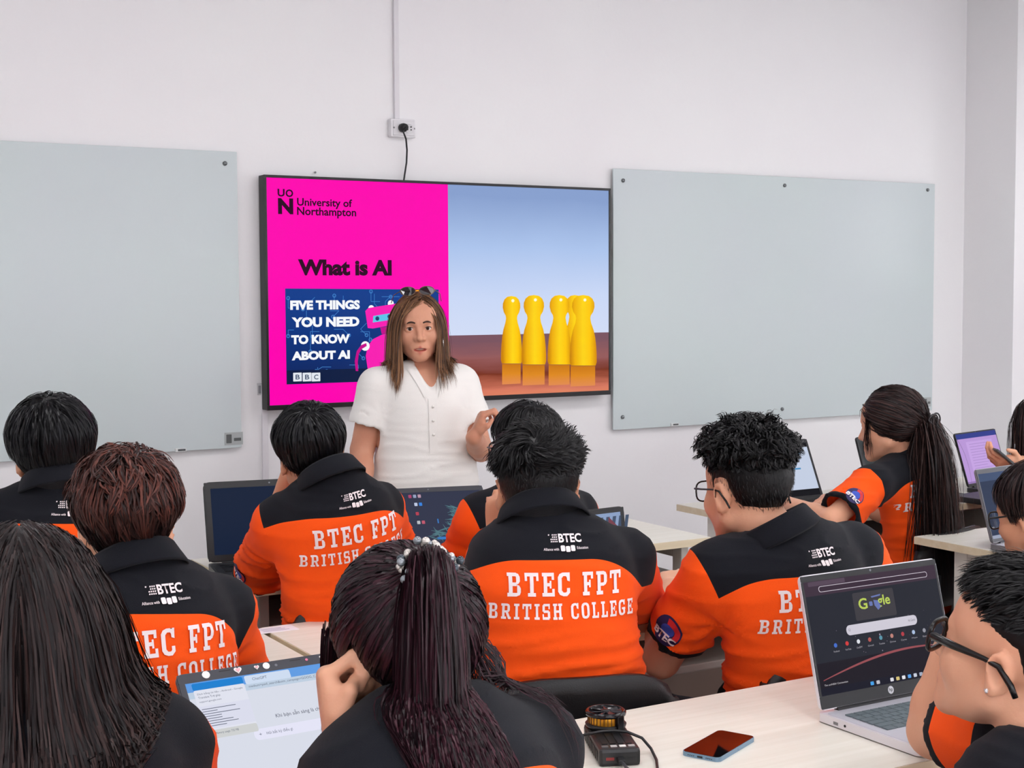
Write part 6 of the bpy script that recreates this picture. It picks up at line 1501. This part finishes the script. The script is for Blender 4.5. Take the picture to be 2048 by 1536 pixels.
P8 = seated('girl with a plum ponytail resting her cheek on her fist', dict(hc=J(822, 1308, 1.74), yaw=6, pitch=-14, roll=-8, sc=.98, nb=J(868, 1475, 1.68), sl=J(716, 1580, 1.62), sr=J(1060, 1502, 1.80), pv=J(890, 2080, 1.58),
    el=J(590, 1740, 1.80), wl=J(684, 1505, 1.66), er=J(1110, 1800, 2.0), wr=J(960, 1750, 2.1), bw=.150, bd=.105, seed=24, skin=SK_A, fem=True, fine_head=True, hand_l=('fist', (.89, -.34, 0), (-.02, .40, .78)), seam=-.06, fine_hand=True, hand_r=('type', (0, 0, -1)), hand_res=.0035, slr=(.058, .062), sleeve=.75, neck=.047, arm=.9, hsc=.92), 'black chair under the girl with the ponytail', .78)
hair_cap(P8, lambda q: .012*np.clip((q[:, 2]-hairline(q))/.03+.2, .2, 1), m_line(0), H_plum, bump=(.001, (60, 60, 60)))
TIE = np.array([.004, -.114, .096])
pulled(P8, H_plum, TIE, N=7000, lift=.018, seed=25, rad=.0012, jitter=.04)
TW = P8.Hc+P8.R@TIE*P8.sc
tail(P8, H_plum, TW, 4200, .44, 16, -P8.fw*.30-P8.u*.22+np.array([0, 0, -.15]), .09, 26, rad=.0010, width=.030, lim=(-.085, .015), gravity=1.0, wob=.03, clump=.3)
tail(P8, H_plum, P8.Hc+P8.R@np.array([-.058, .052, .045]), 700, .115, 9, np.array([-.12, -.05, -1.0]), .05, 27, rad=.0010, name='side_lock', width=.028, avoid=False, wob=.02)
tail(P8, H_plum, P8.Hc+P8.R@np.array([.072, -.02, -.01]), 160, .26, 10, np.array([.12, .0, -1.0]), .05, 28, rad=.0008, name='loose_hair', width=.02, wob=.02)
scn = thing('hair_scrunchie', tuple(TW), 'scrunchie of silver and dark beads around the ponytail', 'hair tie'); rs_ = np.random.RandomState(3)
tdir = nrm(P8.R@np.array([0, -.75, .55])); ta = nrm(np.cross(tdir, [0, 0, 1.0])); tb = np.cross(tdir, ta)
bead = {}
for nm_, c_ in (('silver', rgb(206, 200, 194)), ('dark', rgb(70, 78, 86)), ('grey', rgb(140, 146, 152))):
    bm = bmesh.new(); bmesh.ops.create_icosphere(bm, subdivisions=2, radius=.0052); me = bpy.data.meshes.new('bead'); bm.to_mesh(me); bm.free(); me.materials.append(mat('bead_'+nm_, c_, .12, metal=.5)); me.shade_smooth(); bead[nm_] = me
for k in range(64):
    t = rs_.uniform(0, 6.283); r_ = .031+rs_.uniform(-.005, .006); b_ = bpy.data.objects.new('bead', bead[['silver', 'dark', 'grey', 'silver'][k % 4]]); COL.objects.link(b_); b_.parent = scn
    b_.location = Vector(ta*math.cos(t)*r_+tb*math.sin(t)*r_+tdir*rs_.uniform(-.008, .012)); b_.scale = (1, 1, 1) if k % 3 else (.75, .75, .75)
P7 = seated('girl with long straight dark hair seen from behind beside the sticker laptop', dict(hc=J(44, 1290, 1.64), yaw=12, pitch=-6, sc=1.0, nb=J(85, 1465, 1.60), sl=J(-170, 1545, 1.52), sr=J(312, 1512, 1.70), pv=J(110, 2090, 1.55),
    el=J(-220, 1750, 1.75), wl=J(-60, 1700, 1.95), er=J(370, 1780, 1.85), wr=J(230, 1700, 2.0), bw=.150, bd=.105, seed=28, skin=SK_A, fem=True, ears=False, hand_l=('type', (0, 0, -1)), hand_r=('type', (0, 0, -1)), neck=.047), 'black chair under the girl with long straight hair', .78)
style_long(P7, H_dark, L=.70, thick=.020, N=12500, seed=29, face_gap=.045, tone=lambda q, rs: rs.uniform(0, 1, len(q))**2.2*.55, clump=.12, rad=.0011, K=13, back=.09, side=.22, noise=.08)
# --- lecturer
M_blouse = cloth('blouse_white', rgb(244, 242, 238), (700, .2))
PL = make_person('standing woman with highlighted brown hair in a white blouse speaking', dict(hc=J(836, 657, 5.30), yaw=204, pitch=-2, roll=2, sc=1.0, nb=J(848, 742, 5.33), sl=J(922, 768, 5.36), sr=J(752, 772, 5.27), pv=J(852, 1000, 5.33),
    el=J(962, 900, 5.33), wl=J(948, 876, 5.10), er=J(724, 900, 5.27), wr=J(722, 1025, 5.12), bw=.186, bd=.135, bend=.0, seed=31, skin=SK_L, fem=True, ears=False, face=True, fine_head=True, hres=.0030, mouth=.008, eyes=True, fine_hand=True, brow=mat('brow_brown', rgb(64, 42, 34), .8), lipstick=1.0, hw=1.10, gaze=(.12, -.05),
    hand_l=('pinch', (.85, -.35, -.1), (.25, -.2, .9)), hand_r=('soft', (.5, .6, 0)), slr=(.064, .074), sleeve=.62, collar=False, vneck=.085, yoke=False, cuff=False, mat_body=M_blouse, mat_sleeve=M_blouse, stand=True, hem=.16, arm=1.12, neck=.05, fold=.25, waist=1.0, hipw=1.06, armpit=.03), 'person')
style_long(PL, H_lect, L=.33, thick=.013, N=4600, seed=32, face_gap=.022, hl=(.066, .074), capz=-.06, tone=lambda q, rs: rs.uniform(0, 1, len(q))**1.3, part=-.014, clump=.5, gravity=.4, rad=.0014, side=1.0, noise=.10)
# teeth
tb_ = PL.Hc+PL.R@np.array([0, .092, -.0680]); 
M_tooth = mat('tooth', rgb(236, 228, 218), .3)
for k in range(-3, 4): box('tooth', Vector((-.0030, -.003, -.0035)), Vector((.0030, .003, .0032)), M_tooth, PL.root, .0008, Matrix(np.block([[PL.R, (PL.Hc+PL.R@np.array([.0058*k, .0905-.0006*k*k, -.0668])-PL.O)[:, None]], [np.zeros((1, 3)), np.ones((1, 1))]]).tolist()))
# blouse placket, collar leaves, breast pocket
def on_front(pts, off=.003):
    out = []
    for a, b in pts:
        o = PL.nb+PL.u*a-PL.up*b+PL.fw*.4; h = PL.bvh.ray_cast(Vector(o), Vector(-PL.fw), .8)
        out.append((np.array(h[0])+PL.fw*off) if h[0] is not None else None)
    return out
pk = [[q for q in on_front([(-.012, b), (.018, b)])] for b in np.linspace(.10, .30, 14)]
V_ = [q for r_ in pk for q in r_ if q is not None]
if len(V_) == 28: np_mesh('placket', np.array(V_)-PL.O, [(2*i, 2*i+1, 2*i+3, 2*i+2) for i in range(13)], M_blouse, PL.shirt)
for s_ in (-1, 1):          # collar leaves along the V neck
    V_ = []
    for t in np.linspace(0, 1, 9):
        a0_, b0_ = .056-.040*t, -.012+.104*t; w_ = .020*(1-.45*t)
        V_ += on_front([(s_*(a0_+.004), b0_), (s_*(a0_+.004+w_), b0_+.004)], .004)
    if all(v is not None for v in V_): np_mesh('collar_leaf', np.array(V_)-PL.O, [(2*i, 2*i+1, 2*i+3, 2*i+2) for i in range(8)], M_blouse, PL.shirt)
for b in (.13, .18, .23):
    q = on_front([(.003, b)], .005)[0]
    if q is not None: lathe('button', [(.005, -.001), (.005, .001)], mat('button_pearl', rgb(236, 234, 228), .3), PL.shirt, 12, Matrix.Translation(Vector(q-PL.O)) @ Vector(PL.fw).to_track_quat('Z', 'Y').to_matrix().to_4x4())
# hoop earrings, sunglasses
for s in (-1, 1):
    c = PL.Hc+PL.R@np.array([s*.082, .052, -.052]); eo = thing('hoop_earring', tuple(c), 'silver hoop earring of the woman in white, %s' % ('beside her raised hand' if s < 0 else 'on the side of her lowered arm'), 'earring')
    tube('hoop', [Vector(PL.R@np.array([s*.004, .015*math.cos(t), .015*math.sin(t)])) for t in [2*math.pi*i/20 for i in range(20)]], .0018, mat('hoop_silver', rgb(215, 210, 205), .2, metal=.8), eo, 8, True)
sg = thing('sunglasses', tuple(PL.Hc+PL.R@np.array([0, .045, .135])), 'dark sunglasses pushed up on the brown hair', 'sunglasses')
for s in (-1, 1):
    pts = [Vector(PL.R@np.array([s*.034+.027*math.cos(t), .030-.02*abs(math.cos(t)*.6+.4*s*math.cos(t)), .004+.016*math.sin(t)])) for t in [2*math.pi*i/20 for i in range(20)]]
    bm = bmesh.new(); bm.faces.new([bm.verts.new(v) for v in pts]); r_ = bmesh.ops.extrude_face_region(bm, geom=list(bm.faces)); [setattr(v, 'co', v.co+Vector(PL.R@np.array([0, -.002, 0]))) for v in r_['geom'] if isinstance(v, bmesh.types.BMVert)]; bm_obj('lens', bm, mat('lens_dark', rgb(40, 34, 40), .1, spec=.8), sg)
    tube('rim', pts, .0016, mat('rim_gold', rgb(120, 96, 80), .25, metal=.7), sg, 8, True)
    tube('temple', [Vector(PL.R@np.array([s*.060, .018, .006])), Vector(PL.R@np.array([s*.084, -.03, -.01])), Vector(PL.R@np.array([s*.092, -.09, -.04]))], .0016, mat('rim_gold', rgb(0, 0, 0)), sg, 8)
tube('bridge', [Vector(PL.R@np.array([-.008, .032, .008])), Vector(PL.R@np.array([0, .036, .010])), Vector(PL.R@np.array([.008, .032, .008]))], .0015, mat('rim_gold', rgb(0, 0, 0)), sg, 8)
